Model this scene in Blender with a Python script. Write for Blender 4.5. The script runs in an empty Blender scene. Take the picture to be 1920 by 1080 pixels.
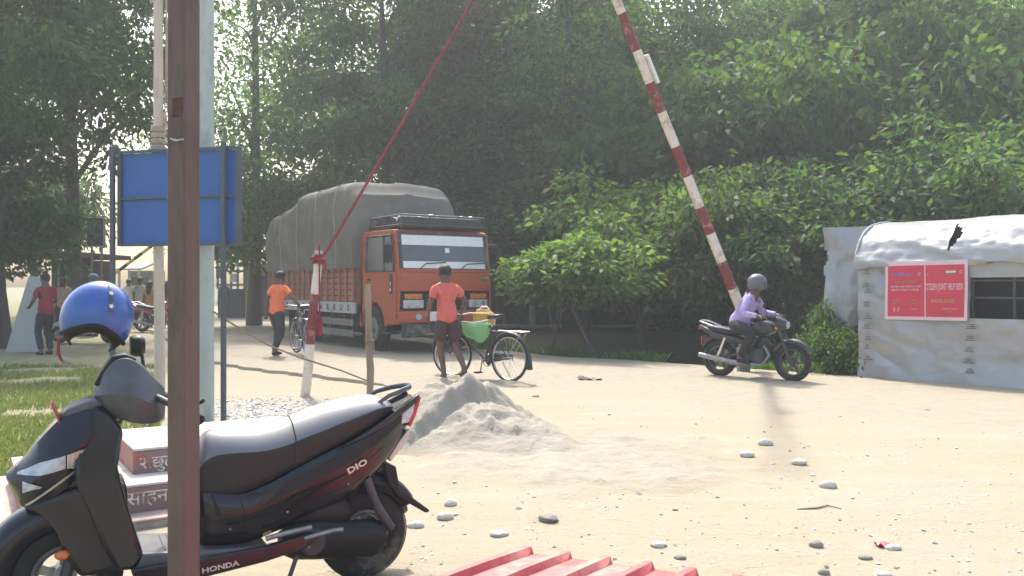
import bpy, bmesh, math, random
import numpy as np
from math import sin, cos, pi, radians
from mathutils import Vector, Matrix, Euler
random.seed(7)
SC = bpy.context.scene
COL = SC.collection

# ------------------------------------------------------------------ camera, sky, sun, exposure
cam = bpy.data.objects.new('camera', bpy.data.cameras.new('camera'))
COL.objects.link(cam)
cam.location = (0, 0, 1.4)
cam.rotation_euler = (pi/2, 0, 0)
cam.data.sensor_width = 36
cam.data.lens = 30.0
cam.data.shift_y = -3/1920
cam.data.clip_start = 0.05
cam.data.clip_end = 3000
SC.camera = cam
SUN_EL, SUN_AZ = radians(52), radians(-14)
w = bpy.data.worlds.new('World'); SC.world = w; w.use_nodes = True
nt = w.node_tree; nt.nodes.clear()
sky = nt.nodes.new('ShaderNodeTexSky'); sky.sky_type = 'NISHITA'; sky.sun_disc = False
sky.sun_elevation = SUN_EL; sky.sun_rotation = SUN_AZ
sky.air_density = 1.3; sky.dust_density = 4.5; sky.ozone_density = 0.8
bg = nt.nodes.new('ShaderNodeBackground'); bg.inputs['Strength'].default_value = 0.15
out = nt.nodes.new('ShaderNodeOutputWorld')
nt.links.new(sky.outputs[0], bg.inputs['Color']); nt.links.new(bg.outputs[0], out.inputs['Surface'])
sun = bpy.data.objects.new('sun', bpy.data.lights.new('sun', 'SUN')); COL.objects.link(sun)
sun.data.energy = 2.5; sun.data.angle = radians(2.5); sun.data.color = (1.0, 0.96, 0.90)
sd = Vector((sin(SUN_AZ)*cos(SUN_EL), cos(SUN_AZ)*cos(SUN_EL), sin(SUN_EL)))
sun.rotation_euler = sd.to_track_quat('Z', 'Y').to_euler()
sun.location = (0, 0, 40)
SC.view_settings.view_transform = 'Standard'
SC.view_settings.look = 'None'
SC.view_settings.gamma = 1.0
SC.view_settings.use_curve_mapping = False
SC.view_settings.exposure = 1.38

# ------------------------------------------------------------------ helpers
F_PX = 1600.0
def W(px, d, z=0.0): return Vector(((px-960)/F_PX*d, d, z))
def G(px, py):
    d = F_PX*1.4/(py-537); return W(px, d, 0)

def pmat(name, base, rough=0.6, var=0.15, scale=6.0, bump=0.0, metal=0.0, spec=0.5, coat=0.0,
         wear=None, wear_amt=0.5, wear_scale=4.0, trans=0.0, bscale=None, detail=5.0, stretch=None):
    m = bpy.data.materials.new(name); m.use_nodes = True
    t = m.node_tree; N = t.nodes; L = t.links
    b = N['Principled BSDF']
    b.inputs['Roughness'].default_value = rough
    b.inputs['Metallic'].default_value = metal
    b.inputs['Specular IOR Level'].default_value = spec
    b.inputs['Coat Weight'].default_value = coat
    b.inputs['Coat Roughness'].default_value = 0.08
    tc = N.new('ShaderNodeTexCoord')
    src = tc.outputs['Object']
    if stretch:
        mp = N.new('ShaderNodeMapping'); mp.inputs['Scale'].default_value = stretch
        L.new(src, mp.inputs['Vector']); src = mp.outputs[0]
    nz = N.new('ShaderNodeTexNoise'); nz.inputs['Scale'].default_value = scale
    nz.inputs['Detail'].default_value = detail; nz.inputs['Roughness'].default_value = 0.65
    L.new(src, nz.inputs['Vector'])
    mr = N.new('ShaderNodeMapRange')
    mr.inputs['From Min'].default_value = 0.3; mr.inputs['From Max'].default_value = 0.7
    mr.inputs['To Min'].default_value = 1-var; mr.inputs['To Max'].default_value = 1+var
    L.new(nz.outputs['Fac'], mr.inputs['Value'])
    mx = N.new('ShaderNodeVectorMath'); mx.operation = 'SCALE'
    mx.inputs[0].default_value = base[:3]
    L.new(mr.outputs[0], mx.inputs['Scale'])
    colo = mx.outputs[0]
    if wear:
        n2 = N.new('ShaderNodeTexNoise'); n2.inputs['Scale'].default_value = wear_scale
        n2.inputs['Detail'].default_value = 8; n2.inputs['Roughness'].default_value = 0.7
        L.new(src, n2.inputs['Vector'])
        r2 = N.new('ShaderNodeMapRange')
        c = 0.72-0.4*wear_amt
        r2.inputs['From Min'].default_value = c-0.05; r2.inputs['From Max'].default_value = c+0.08
        L.new(n2.outputs['Fac'], r2.inputs['Value'])
        m2 = N.new('ShaderNodeMix'); m2.data_type = 'RGBA'
        L.new(r2.outputs[0], m2.inputs['Factor']); L.new(colo, m2.inputs[6])
        m2.inputs[7].default_value = (*wear[:3], 1)
        colo = m2.outputs[2]
    L.new(colo, b.inputs['Base Color'])
    rr = N.new('ShaderNodeMapRange'); rr.inputs['To Min'].default_value = max(0.03, rough-0.1)
    rr.inputs['To Max'].default_value = min(1, rough+0.12)
    L.new(nz.outputs['Fac'], rr.inputs['Value']); L.new(rr.outputs[0], b.inputs['Roughness'])
    if bump:
        n3 = N.new('ShaderNodeTexNoise'); n3.inputs['Scale'].default_value = bscale or scale*4
        n3.inputs['Detail'].default_value = 6
        L.new(src, n3.inputs['Vector'])
        bp = N.new('ShaderNodeBump'); bp.inputs['Strength'].default_value = min(1, bump)
        bp.inputs['Distance'].default_value = 0.02
        L.new(n3.outputs['Fac'], bp.inputs['Height']); L.new(bp.outputs[0], b.inputs['Normal'])
    if trans:
        tr = N.new('ShaderNodeBsdfTranslucent'); L.new(colo, tr.inputs['Color'])
        ms = N.new('ShaderNodeMixShader'); ms.inputs[0].default_value = trans
        L.new(b.outputs[0], ms.inputs[1]); L.new(tr.outputs[0], ms.inputs[2])
        L.new(ms.outputs[0], N['Material Output'].inputs['Surface'])
    return m

def leafmat(name, dark, light, trans=0.35, tint=(1.25, 1.3, 0.55)):
    m = bpy.data.materials.new(name); m.use_nodes = True
    t = m.node_tree; N = t.nodes; L = t.links
    b = N['Principled BSDF']; b.inputs['Roughness'].default_value = 0.6
    b.inputs['Specular IOR Level'].default_value = 0.3
    g = N.new('ShaderNodeNewGeometry')
    oi = N.new('ShaderNodeObjectInfo')
    mx = N.new('ShaderNodeMix'); mx.data_type = 'RGBA'
    mx.inputs[6].default_value = (*dark, 1); mx.inputs[7].default_value = (*light, 1)
    L.new(g.outputs['Random Per Island'], mx.inputs['Factor'])
    hs = N.new('ShaderNodeHueSaturation')
    mr = N.new('ShaderNodeMapRange'); mr.inputs['To Min'].default_value = 0.75; mr.inputs['To Max'].default_value = 1.25
    L.new(oi.outputs['Random'], mr.inputs['Value']); L.new(mr.outputs[0], hs.inputs['Value'])
    L.new(mx.outputs[2], hs.inputs['Color'])
    L.new(hs.outputs[0], b.inputs['Base Color'])
    tr = N.new('ShaderNodeBsdfTranslucent')
    vm = N.new('ShaderNodeVectorMath'); vm.operation = 'MULTIPLY'; vm.inputs[1].default_value = tint
    L.new(hs.outputs[0], vm.inputs[0]); L.new(vm.outputs[0], tr.inputs['Color'])
    ms = N.new('ShaderNodeMixShader'); ms.inputs[0].default_value = trans
    L.new(b.outputs[0], ms.inputs[1]); L.new(tr.outputs[0], ms.inputs[2])
    L.new(ms.outputs[0], N['Material Output'].inputs['Surface'])
    return m

class MB:
    """collects shapes into one mesh"""
    def __init__(s): s.v = []; s.f = []; s.mi = []; s.cur = 0
    def add(s, vs, fs):
        o = len(s.v); s.v += [tuple(v) for v in vs]
        s.f += [tuple(i+o for i in f) for f in fs]; s.mi += [s.cur]*len(fs); return s
    def box(s, c, size, R=None):
        hx, hy, hz = size[0]/2, size[1]/2, size[2]/2
        vs = [Vector((x, y, z)) for z in (-hz, hz) for x, y in ((-hx, -hy), (hx, -hy), (hx, hy), (-hx, hy))]
        if R is not None: vs = [R @ v for v in vs]
        vs = [v+Vector(c) for v in vs]
        return s.add(vs, [(3, 2, 1, 0), (4, 5, 6, 7), (0, 1, 5, 4), (1, 2, 6, 5), (2, 3, 7, 6), (3, 0, 4, 7)])
    def bb(s, lo, hi):
        return s.box([(a+b)/2 for a, b in zip(lo, hi)], [b-a for a, b in zip(lo, hi)])
    def tube(s, pts, r, n=8, cap=True, flat=1.0):
        pts = [Vector(p) for p in pts]; k = len(pts)
        rs = r if isinstance(r, (list, tuple)) else [r]*k
        vs = []; prev = None
        for i, p in enumerate(pts):
            t = (pts[min(i+1, k-1)]-pts[max(i-1, 0)]).normalized()
            if prev is None:
                a = Vector((0, 0, 1)) if abs(t.z) < 0.9 else Vector((1, 0, 0))
            else: a = prev
            x = (a - t*a.dot(t)).normalized(); y = t.cross(x); prev = x
            for j in range(n):
                an = 2*pi*j/n
                vs.append(p + x*cos(an)*rs[i] + y*sin(an)*rs[i]*flat)
        fs = [(i*n+j, i*n+(j+1) % n, (i+1)*n+(j+1) % n, (i+1)*n+j) for i in range(k-1) for j in range(n)]
        if cap: fs += [tuple(range(n-1, -1, -1)), tuple((k-1)*n+j for j in range(n))]
        return s.add(vs, fs)
    def torus(s, c, R, r, axis='y', n=32, m=8, a0=0.0, a1=2*pi, rz=None):
        c = Vector(c); full = abs(a1-a0-2*pi) < 1e-4; vs = []
        k = n if full else n+1; rz = rz or r
        for i in range(k):
            a = a0+(a1-a0)*i/n
            for j in range(m):
                b = 2*pi*j/m; q = R+r*cos(b); h = rz*sin(b)
                if axis == 'y': v = (q*cos(a), h, q*sin(a))
                elif axis == 'z': v = (q*cos(a), q*sin(a), h)
                else: v = (h, q*cos(a), q*sin(a))
                vs.append(c+Vector(v))
        fs = []
        for i in range(n):
            i2 = (i+1) % k
            if not full and i == n: break
            for j in range(m): fs.append((i*m+j, i2*m+j, i2*m+(j+1) % m, i*m+(j+1) % m))
        if not full: fs += [tuple(range(m)), tuple((k-1)*m+j for j in range(m-1, -1, -1))]
        return s.add(vs, fs)
    def cyl(s, a, b, r, n=16): return s.tube([a, b], r, n)
    def ell(s, c, rad, n=16, m=10, R=None):
        vs = []; c = Vector(c)
        for i in range(m+1):
            t = pi*i/m
            for j in range(n):
                p = 2*pi*j/n
                v = Vector((rad[0]*sin(t)*cos(p), rad[1]*sin(t)*sin(p), rad[2]*cos(t)))
                if R is not None: v = R @ v
                vs.append(c+v)
        fs = [(i*n+j, (i+1)*n+j, (i+1)*n+(j+1) % n, i*n+(j+1) % n) for i in range(m) for j in range(n)]
        return s.add(vs, fs)
    def prism(s, poly, fn0, fn1):
        """poly of 2-D points; fn0 / fn1 map a point to 3-D on each side"""
        n = len(poly)
        vs = [fn0(*p) for p in poly]+[fn1(*p) for p in poly]
        fs = [tuple(range(n-1, -1, -1)), tuple(range(n, 2*n))]
        fs += [(i, (i+1) % n, n+(i+1) % n, n+i) for i in range(n)]
        return s.add(vs, fs)
    def slab(s, poly, u0, u1):   # poly in (x,z), thickness along y
        return s.prism(poly, lambda x, z: (x, u0, z), lambda x, z: (x, u1, z))
    def loft(s, rings, cap=True, closed=True):
        n = len(rings[0]); vs = [v for r in rings for v in r]; k = len(rings)
        m = n if closed else n-1
        fs = [(i*n+j, i*n+(j+1) % n, (i+1)*n+(j+1) % n, (i+1)*n+j) for i in range(k-1) for j in range(m)]
        if cap and closed: fs += [tuple(range(n-1, -1, -1)), tuple((k-1)*n+j for j in range(n))]
        return s.add(vs, fs)
    def grid(s, nu, nv, fn, skip=None):
        vs = [fn(i/(nu-1), j/(nv-1)) for j in range(nv) for i in range(nu)]
        fs = [(j*nu+i, j*nu+i+1, (j+1)*nu+i+1, (j+1)*nu+i) for j in range(nv-1) for i in range(nu-1)
              if not (skip and skip((i+.5)/(nu-1), (j+.5)/(nv-1)))]
        return s.add(vs, fs)
    def mesh(s, name, mats, smooth=True, angle=40, recalc=True):
        me = bpy.data.meshes.new(name); me.from_pydata(s.v, [], s.f)
        mats = mats if isinstance(mats, (list, tuple)) else [mats]
        for m in mats: me.materials.append(m)
        if len(mats) > 1: me.polygons.foreach_set('material_index', s.mi)
        if recalc:
            bm = bmesh.new(); bm.from_mesh(me); bmesh.ops.recalc_face_normals(bm, faces=bm.faces); bm.to_mesh(me); bm.free()
        if smooth:
            me.polygons.foreach_set('use_smooth', [True]*len(me.polygons)); me.set_sharp_from_angle(angle=radians(angle))
        me.update(); return me
    def build(s, name, mats, parent=None, smooth=True, angle=40, bevel=0, seg=2, sub=0, recalc=True):
        o = bpy.data.objects.new(name, s.mesh(name, mats, smooth, angle, recalc)); COL.objects.link(o)
        if parent: o.parent = parent
        if bevel:
            b = o.modifiers.new('bevel', 'BEVEL'); b.width = bevel; b.segments = seg; b.limit_method = 'ANGLE'; b.angle_limit = radians(35)
            b.harden_normals = False
        if sub:
            b = o.modifiers.new('sub', 'SUBSURF'); b.levels = sub; b.render_levels = sub
        return o

def tag(o, label=None, cat=None, group=None, kind=None):
    if label: o['label'] = label
    if cat: o['category'] = cat
    if group: o['group'] = group
    if kind: o['kind'] = kind
    return o
def thing(name, label, cat, loc=(0, 0, 0), rz=0.0, group=None):
    o = bpy.data.objects.new(name, None); COL.objects.link(o); o.empty_display_size = 0.1
    o.location = loc; o.rotation_euler = (0, 0, rz); return tag(o, label, cat, group)
def dup(o, parent=None):
    c = o.copy(); COL.objects.link(c)
    if parent: c.parent = parent
    for ch in list(o.children): dup(ch, c)
    return c
def text_mesh(txt, size, mat, name='lettering', extrude=0.001, parent=None, bold=0.0, align='CENTER', M=None, sx=1.0):
    cu = bpy.data.curves.new('txt', 'FONT'); cu.body = txt; cu.size = size; cu.extrude = extrude
    cu.align_x = align; cu.align_y = 'CENTER'; cu.offset = bold; cu.resolution_u = 2
    t = bpy.data.objects.new('txt', cu); COL.objects.link(t)
    me = bpy.data.meshes.new_from_object(t.evaluated_get(bpy.context.evaluated_depsgraph_get()))
    bpy.data.objects.remove(t); me.materials.clear(); me.materials.append(mat); me.name = name
    if sx != 1.0: me.transform(Matrix.Diagonal((sx, 1, 1, 1)))
    if M is not None: me.transform(M)
    o = bpy.data.objects.new(name, me); COL.objects.link(o)
    if parent: o.parent = parent
    return o
def frame_M(origin, xdir, ydir):
    x = Vector(xdir).normalized(); y = Vector(ydir); y = (y-x*y.dot(x)).normalized(); z = x.cross(y)
    M = Matrix((x, y, z)).transposed().to_4x4(); M.translation = Vector(origin); return M
def noise2(x, y, seed=0):
    from mathutils import noise
    return noise.noise(Vector((x, y, seed*7.31)))
def fbm(x, y, seed=0, o=4):
    a = 1.0; t = 0.0
    for i in range(o): t += a*noise2(x, y, seed+i); x *= 2.1; y *= 2.1; a *= 0.5
    return t
def sstep(a, b, x):
    t = max(0.0, min(1.0, (x-a)/(b-a))); return t*t*(3-2*t)

# ------------------------------------------------------------------ materials
M = {}
M['black_paint'] = pmat('black_paint', (0.010, 0.0105, 0.015), 0.18, 0.1, 3, coat=0.3, spec=0.35)
M['black_plastic'] = pmat('black_plastic', (0.014, 0.014, 0.016), 0.5, 0.2, 20, bump=0.1, spec=0.3)
M['grey_plastic'] = pmat('grey_plastic', (0.075, 0.08, 0.09), 0.34, 0.2, 12)
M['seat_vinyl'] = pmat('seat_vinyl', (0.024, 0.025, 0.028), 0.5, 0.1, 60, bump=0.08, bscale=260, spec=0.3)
M['seat_top_sheen'] = pmat('seat_top_sheen', (0.10, 0.102, 0.106), 0.40, 0.06, 40, bump=0.03, bscale=260, spec=1.0, coat=0.7); M['seat_top_sheen'].node_tree.nodes['Principled BSDF'].inputs['Coat Roughness'].default_value = 0.34  # same vinyl, paler and glossier: the bright sheen put into the colour
M['rubber'] = pmat('rubber', (0.022, 0.021, 0.02), 0.85, 0.3, 15, bump=0.3, wear=(0.16, 0.135, 0.1), wear_amt=0.25)
M['steel'] = pmat('steel', (0.45, 0.45, 0.46), 0.35, 0.2, 8, metal=1.0)
M['dark_steel'] = pmat('dark_steel', (0.06, 0.062, 0.066), 0.5, 0.3, 10, bump=0.15, metal=0.3)
M['chrome'] = pmat('chrome', (0.7, 0.7, 0.72), 0.15, 0.1, 8, metal=1.0)
M['alloy'] = pmat('alloy', (0.28, 0.28, 0.28), 0.45, 0.25, 14, metal=0.7)
M['silver_trim'] = pmat('silver_trim', (0.55, 0.54, 0.5), 0.35, 0.1, 8, metal=0.5)
M['lens_clear'] = pmat('lens_clear', (0.42, 0.46, 0.5), 0.12, 0.35, 25, coat=0.8)
M['lens_red'] = pmat('lens_red', (0.4, 0.015, 0.02), 0.2, 0.2, 15, coat=0.6)
M['lens_orange'] = pmat('lens_orange', (0.6, 0.16, 0.03), 0.25, 0.2, 15, coat=0.5)
M['plate_red'] = pmat('plate_red', (0.45, 0.05, 0.06), 0.4, 0.2, 15)
M['white_paint'] = pmat('white_paint', (0.72, 0.70, 0.66), 0.5, 0.08, 4, wear=(0.45, 0.40, 0.33), wear_amt=0.2)
M['white_print'] = pmat('white_print', (0.75, 0.74, 0.72), 0.5, 0.05, 10)
M['worn_print'] = pmat('worn_print', (0.68, 0.64, 0.6), 0.7, 0.15, 10, wear=(0.28, 0.14, 0.12), wear_amt=0.5, wear_scale=22)
M['helmet_blue'] = pmat('helmet_blue', (0.035, 0.10, 0.36), 0.3, 0.12, 5, coat=0.4)
M['helmet_grey'] = pmat('helmet_grey', (0.10, 0.11, 0.11), 0.3, 0.2, 5, coat=.4)
M['lining'] = pmat('lining', (0.018, 0.017, 0.018), 0.9, 0.2, 30, bump=0.2)
M['brown_paint'] = pmat('brown_paint', (0.115, 0.075, 0.062), 0.6, 0.22, 9, bump=0.15, wear=(0.075, 0.045, 0.036), wear_amt=0.42, wear_scale=6, stretch=(1, 1, 0.3))
M['teal_pole'] = pmat('teal_pole', (0.37, 0.425, 0.405), 0.55, 0.1, 5, bump=0.08, wear=(0.26, 0.30, 0.28), wear_amt=0.4, wear_scale=3, stretch=(1, 1, 0.4))
M['bamboo'] = pmat('bamboo', (0.52, 0.45, 0.38), 0.65, 0.12, 5, bump=0.15, wear=(0.38, 0.30, 0.23), wear_amt=0.3, stretch=(1, 1, 0.25))
M['rope_pale'] = pmat('rope_pale', (0.42, 0.33, 0.27), 0.9, 0.25, 40, bump=0.4)
M['rope_brown'] = pmat('rope_brown', (0.22, 0.17, 0.12), 0.9, 0.25, 40, bump=0.4)
M['rope_red'] = pmat('rope_red', (0.22, 0.022, 0.032), 0.8, 0.25, 25, bump=0.3)
M['stripe_red'] = pmat('stripe_red', (0.18, 0.025, 0.03), 0.6, 0.15, 6, wear=(0.38, 0.2, 0.16), wear_amt=0.38, wear_scale=7)
M['stripe_white'] = pmat('stripe_white', (0.66, 0.58, 0.51), 0.6, 0.1, 6, wear=(0.42, 0.33, 0.27), wear_amt=0.4, wear_scale=7)
M['wood_pole'] = pmat('wood_pole', (0.26, 0.20, 0.155), 0.85, 0.3, 9, bump=0.5, stretch=(1, 1, 0.2))
M['sign_blue'] = pmat('sign_blue', (0.022, 0.10, 0.33), 0.5, 0.1, 2.5, bump=0.03)
M['sign_frame'] = pmat('sign_frame', (0.07, 0.085, 0.10), 0.55, 0.2, 10)
M['plinth_white'] = pmat('plinth_white', (0.52, 0.49, 0.44), 0.8, 0.12, 4, bump=0.25, wear=(0.34, 0.29, 0.24), wear_amt=0.35, wear_scale=5)
M['plinth_red'] = pmat('plinth_red', (0.42, 0.07, 0.06), 0.8, 0.15, 5, bump=0.25, wear=(0.24, 0.16, 0.14), wear_amt=0.72, wear_scale=4)
M['plinth_pink'] = pmat('plinth_pink', (0.5, 0.36, 0.3), 0.8, 0.15, 5, bump=0.25, wear=(0.33, 0.26, 0.22), wear_amt=0.5)
M['sheet_red'] = pmat('sheet_red', (0.47, 0.10, 0.10), 0.6, 0.12, 3, wear=(0.55, 0.24, 0.2), wear_amt=0.4, wear_scale=3)
M['truck_orange'] = pmat('truck_orange', (0.40, 0.075, 0.026), 0.42, 0.12, 2, wear=(0.26, 0.09, 0.05), wear_amt=0.3, wear_scale=3)
M['truck_slat'] = pmat('truck_slat', (0.36, 0.14, 0.08), 0.7, 0.2, 3, wear=(0.2, 0.13, 0.1), wear_amt=0.45, wear_scale=3)
M['truck_strip'] = pmat('truck_strip', (0.42, 0.45, 0.47), 0.6, 0.15, 4, wear=(0.25, 0.22, 0.19), wear_amt=0.35)
M['truck_ink'] = pmat('truck_ink', (0.03, 0.045, 0.09), 0.6, 0.2, 6)
M['chassis'] = pmat('chassis', (0.04, 0.04, 0.04), 0.7, 0.3, 6, wear=(0.17, 0.145, 0.11), wear_amt=0.4, wear_scale=3)
M['rail_grey'] = pmat('rail_grey', (0.16, 0.165, 0.155), 0.6, 0.2, 5, wear=(0.24, 0.21, 0.17), wear_amt=0.4)
M['tarp_olive'] = pmat('tarp_olive', (0.155, 0.143, 0.118), 0.85, 0.18, 1.3, bump=0.35, bscale=7, wear=(0.20, 0.186, 0.155), wear_amt=0.45, wear_scale=1.2)
M['tarp_dark'] = pmat('tarp_dark', (0.045, 0.045, 0.045), 0.75, 0.25, 4, bump=0.4)
M['glass'] = pmat('glass', (0.07, 0.085, 0.1), 0.08, 0.1, 3, spec=0.6)
M['tarp_silver'] = pmat('tarp_silver', (0.33, 0.332, 0.328), 0.32, 0.07, 0.8, bump=1.0, bscale=2.6, metal=0.2, spec=0.7, stretch=(1, 1, 1.7))
M['print_dark'] = pmat('print_dark', (0.14, 0.14, 0.145), 0.6, 0.3, 20)
M['banner_red'] = pmat('banner_red', (0.56, 0.035, 0.07), 0.5, 0.08, 2, bump=0.1, bscale=4)
M['banner_pink'] = pmat('banner_pink', (0.68, 0.5, 0.54), 0.5, 0.08, 4)
M['ink_purple'] = pmat('ink_purple', (0.28, 0.14, 0.36), 0.6, 0.1, 10)
M['ink_olive'] = pmat('ink_olive', (0.40, 0.27, 0.10), 0.6, 0.1, 10)
M['ink_green'] = pmat('ink_green', (0.08, 0.25, 0.10), 0.6, 0.1, 10)
M['ink_pink'] = pmat('ink_pink', (0.66, 0.38, 0.42), 0.6, 0.1, 10)
M['dark_void'] = pmat('dark_void', (0.02, 0.02, 0.022), 0.8, 0.2, 5)
M['skin'] = pmat('skin', (0.12, 0.062, 0.042), 0.55, 0.12, 9)
M['hair'] = pmat('hair', (0.012, 0.010, 0.010), 0.6, 0.3, 60, bump=0.5)
M['eye'] = pmat('eye', (0.5, 0.48, 0.45), 0.2, 0.3, 40)
def cloth(name, c): M[name] = pmat(name, c, 0.85, 0.14, 9, bump=0.35, bscale=22)
cloth('c_salmon', (0.62, 0.125, 0.10)); cloth('c_orange', (0.80, 0.17, 0.06)); cloth('c_maroonshorts', (0.05, 0.026, 0.028))
cloth('c_black', (0.022, 0.022, 0.026)); cloth('c_darkred', (0.24, 0.018, 0.03)); cloth('c_lilac', (0.40, 0.32, 0.58))
cloth('c_white', (0.6, 0.6, 0.6)); cloth('c_mint', (0.42, 0.48, 0.45)); cloth('c_yellow', (0.52, 0.26, 0.09)); cloth('c_pink', (0.42, 0.29, 0.26))
cloth('c_jeans', (0.09, 0.12, 0.17)); cloth('c_rust', (0.24, 0.12, 0.075)); cloth('c_blue', (0.09, 0.13, 0.24)); cloth('c_green', (0.19, 0.50, 0.20))
M['c_green'] = pmat('c_green_bag', (0.27, 0.55, 0.26), 0.6, 0.12, 6, bump=0.3, bscale=15, trans=0.35)
M['jerry'] = pmat('jerry', (0.48, 0.29, 0.03), 0.5, 0.15, 7, wear=(0.3, 0.18, 0.05), wear_amt=0.3)
M['bike_paint'] = pmat('bike_paint', (0.03, 0.032, 0.032), 0.45, 0.3, 12, wear=(0.12, 0.09, 0.06), wear_amt=0.25)
M['sandpile'] = pmat('sandpile', (0.375, 0.35, 0.30), 0.95, 0.14, 3, bump=0.6, bscale=28, wear=(0.32, 0.295, 0.255), wear_amt=0.4, wear_scale=6)
M['stone'] = pmat('stone', (0.46, 0.43, 0.375), 0.85, 0.2, 14, bump=0.3)
M['stone_dark'] = pmat('stone_dark', (0.24, 0.22, 0.19), 0.85, 0.2, 14, bump=0.3)
M['gravel'] = pmat('gravel', (0.47, 0.45, 0.42), 0.9, 0.2, 8, bump=0.3)
M['bark'] = pmat('bark', (0.075, 0.062, 0.05), 0.9, 0.3, 8, bump=0.6, stretch=(1, 1, 0.3))
M['hut_brown'] = pmat('hut_brown', (0.075, 0.05, 0.042), 0.8, 0.2, 5)
M['hut_pink'] = pmat('hut_pink', (0.34, 0.25, 0.22), 0.8, 0.12, 5)
M['kiosk_white'] = pmat('kiosk_white', (0.55, 0.54, 0.5), 0.7, 0.1, 5)
M['kiosk_grey'] = pmat('kiosk_grey', (0.26, 0.27, 0.26), 0.7, 0.15, 5)
M['wall_yellow'] = pmat('wall_yellow', (0.25, 0.21, 0.10), 0.8, 0.2, 4, wear=(0.16, 0.14, 0.1), wear_amt=0.4)
M['wall_teal'] = pmat('wall_teal', (0.11, 0.19, 0.17), 0.8, 0.15, 4)
M['wall_dark'] = pmat('wall_dark', (0.13, 0.115, 0.095), 0.9, 0.2, 3, bump=0.3, wear=(0.08, 0.075, 0.065), wear_amt=0.5)
M['pipe'] = pmat('pipe', (0.36, 0.35, 0.32), 0.7, 0.2, 6)
M['yellow_paint'] = pmat('yellow_paint', (0.55, 0.38, 0.06), 0.55, 0.12, 8)
M['panel_grey'] = pmat('panel_grey', (0.34, 0.35, 0.335), 0.6, 0.08, 2, wear=(0.28, 0.28, 0.265), wear_amt=0.3)
M['moto_red'] = pmat('moto_red', (0.35, 0.03, 0.045), 0.35, 0.1, 8, coat=0.4)
M['moto_body'] = pmat('moto_body', (0.02, 0.022, 0.024), 0.35, 0.2, 8, coat=0.3)
M['leaf_dark'] = leafmat('leaf_dark', (0.048, 0.10, 0.043), (0.10, 0.172, 0.068), 0.6)
M['leaf_mid'] = leafmat('leaf_mid', (0.05, 0.115, 0.036), (0.115, 0.20, 0.06), 0.6)
M['leaf_light'] = leafmat('leaf_light', (0.062, 0.12, 0.036), (0.145, 0.225, 0.065), 0.55)
M['grass'] = leafmat('grass', (0.10, 0.145, 0.045), (0.22, 0.25, 0.10), 0.4)
# ------------------------------------------------------------------ ground, road, water
E0 = Vector((0.44, 17.5)); ED = Vector((0.75, -0.66)).normalized(); EN = Vector((0.66, 0.75)).normalized()
def gh(x, y):
    p = Vector((x, y))-E0; a = p.dot(ED); s = p.dot(EN)
    s += 0.25*noise2(a*0.8, 1.3, 3)
    z = -0.95*sstep(0.15, 2.3, s)*(1-sstep(6.5, 9.5, s))*sstep(-3.5, 1.0, a)*(1-sstep(5.4, 6.4, a))
    if abs(x) < 14 and 0 < y < 30: z += 0.014*fbm(x*1.1, y*1.1, 5)
    return z
def spaced(fine0, fine1, step, far):
    a = list(np.arange(fine0, fine1+1e-6, step)); k = step; lo = [fine0]; hi = [fine1]
    while lo[-1] > -far: k *= 1.28; lo.append(lo[-1]-k)
    k = step
    while hi[-1] < far: k *= 1.28; hi.append(hi[-1]+k)
    return lo[:0:-1]+a+hi[1:]
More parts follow.
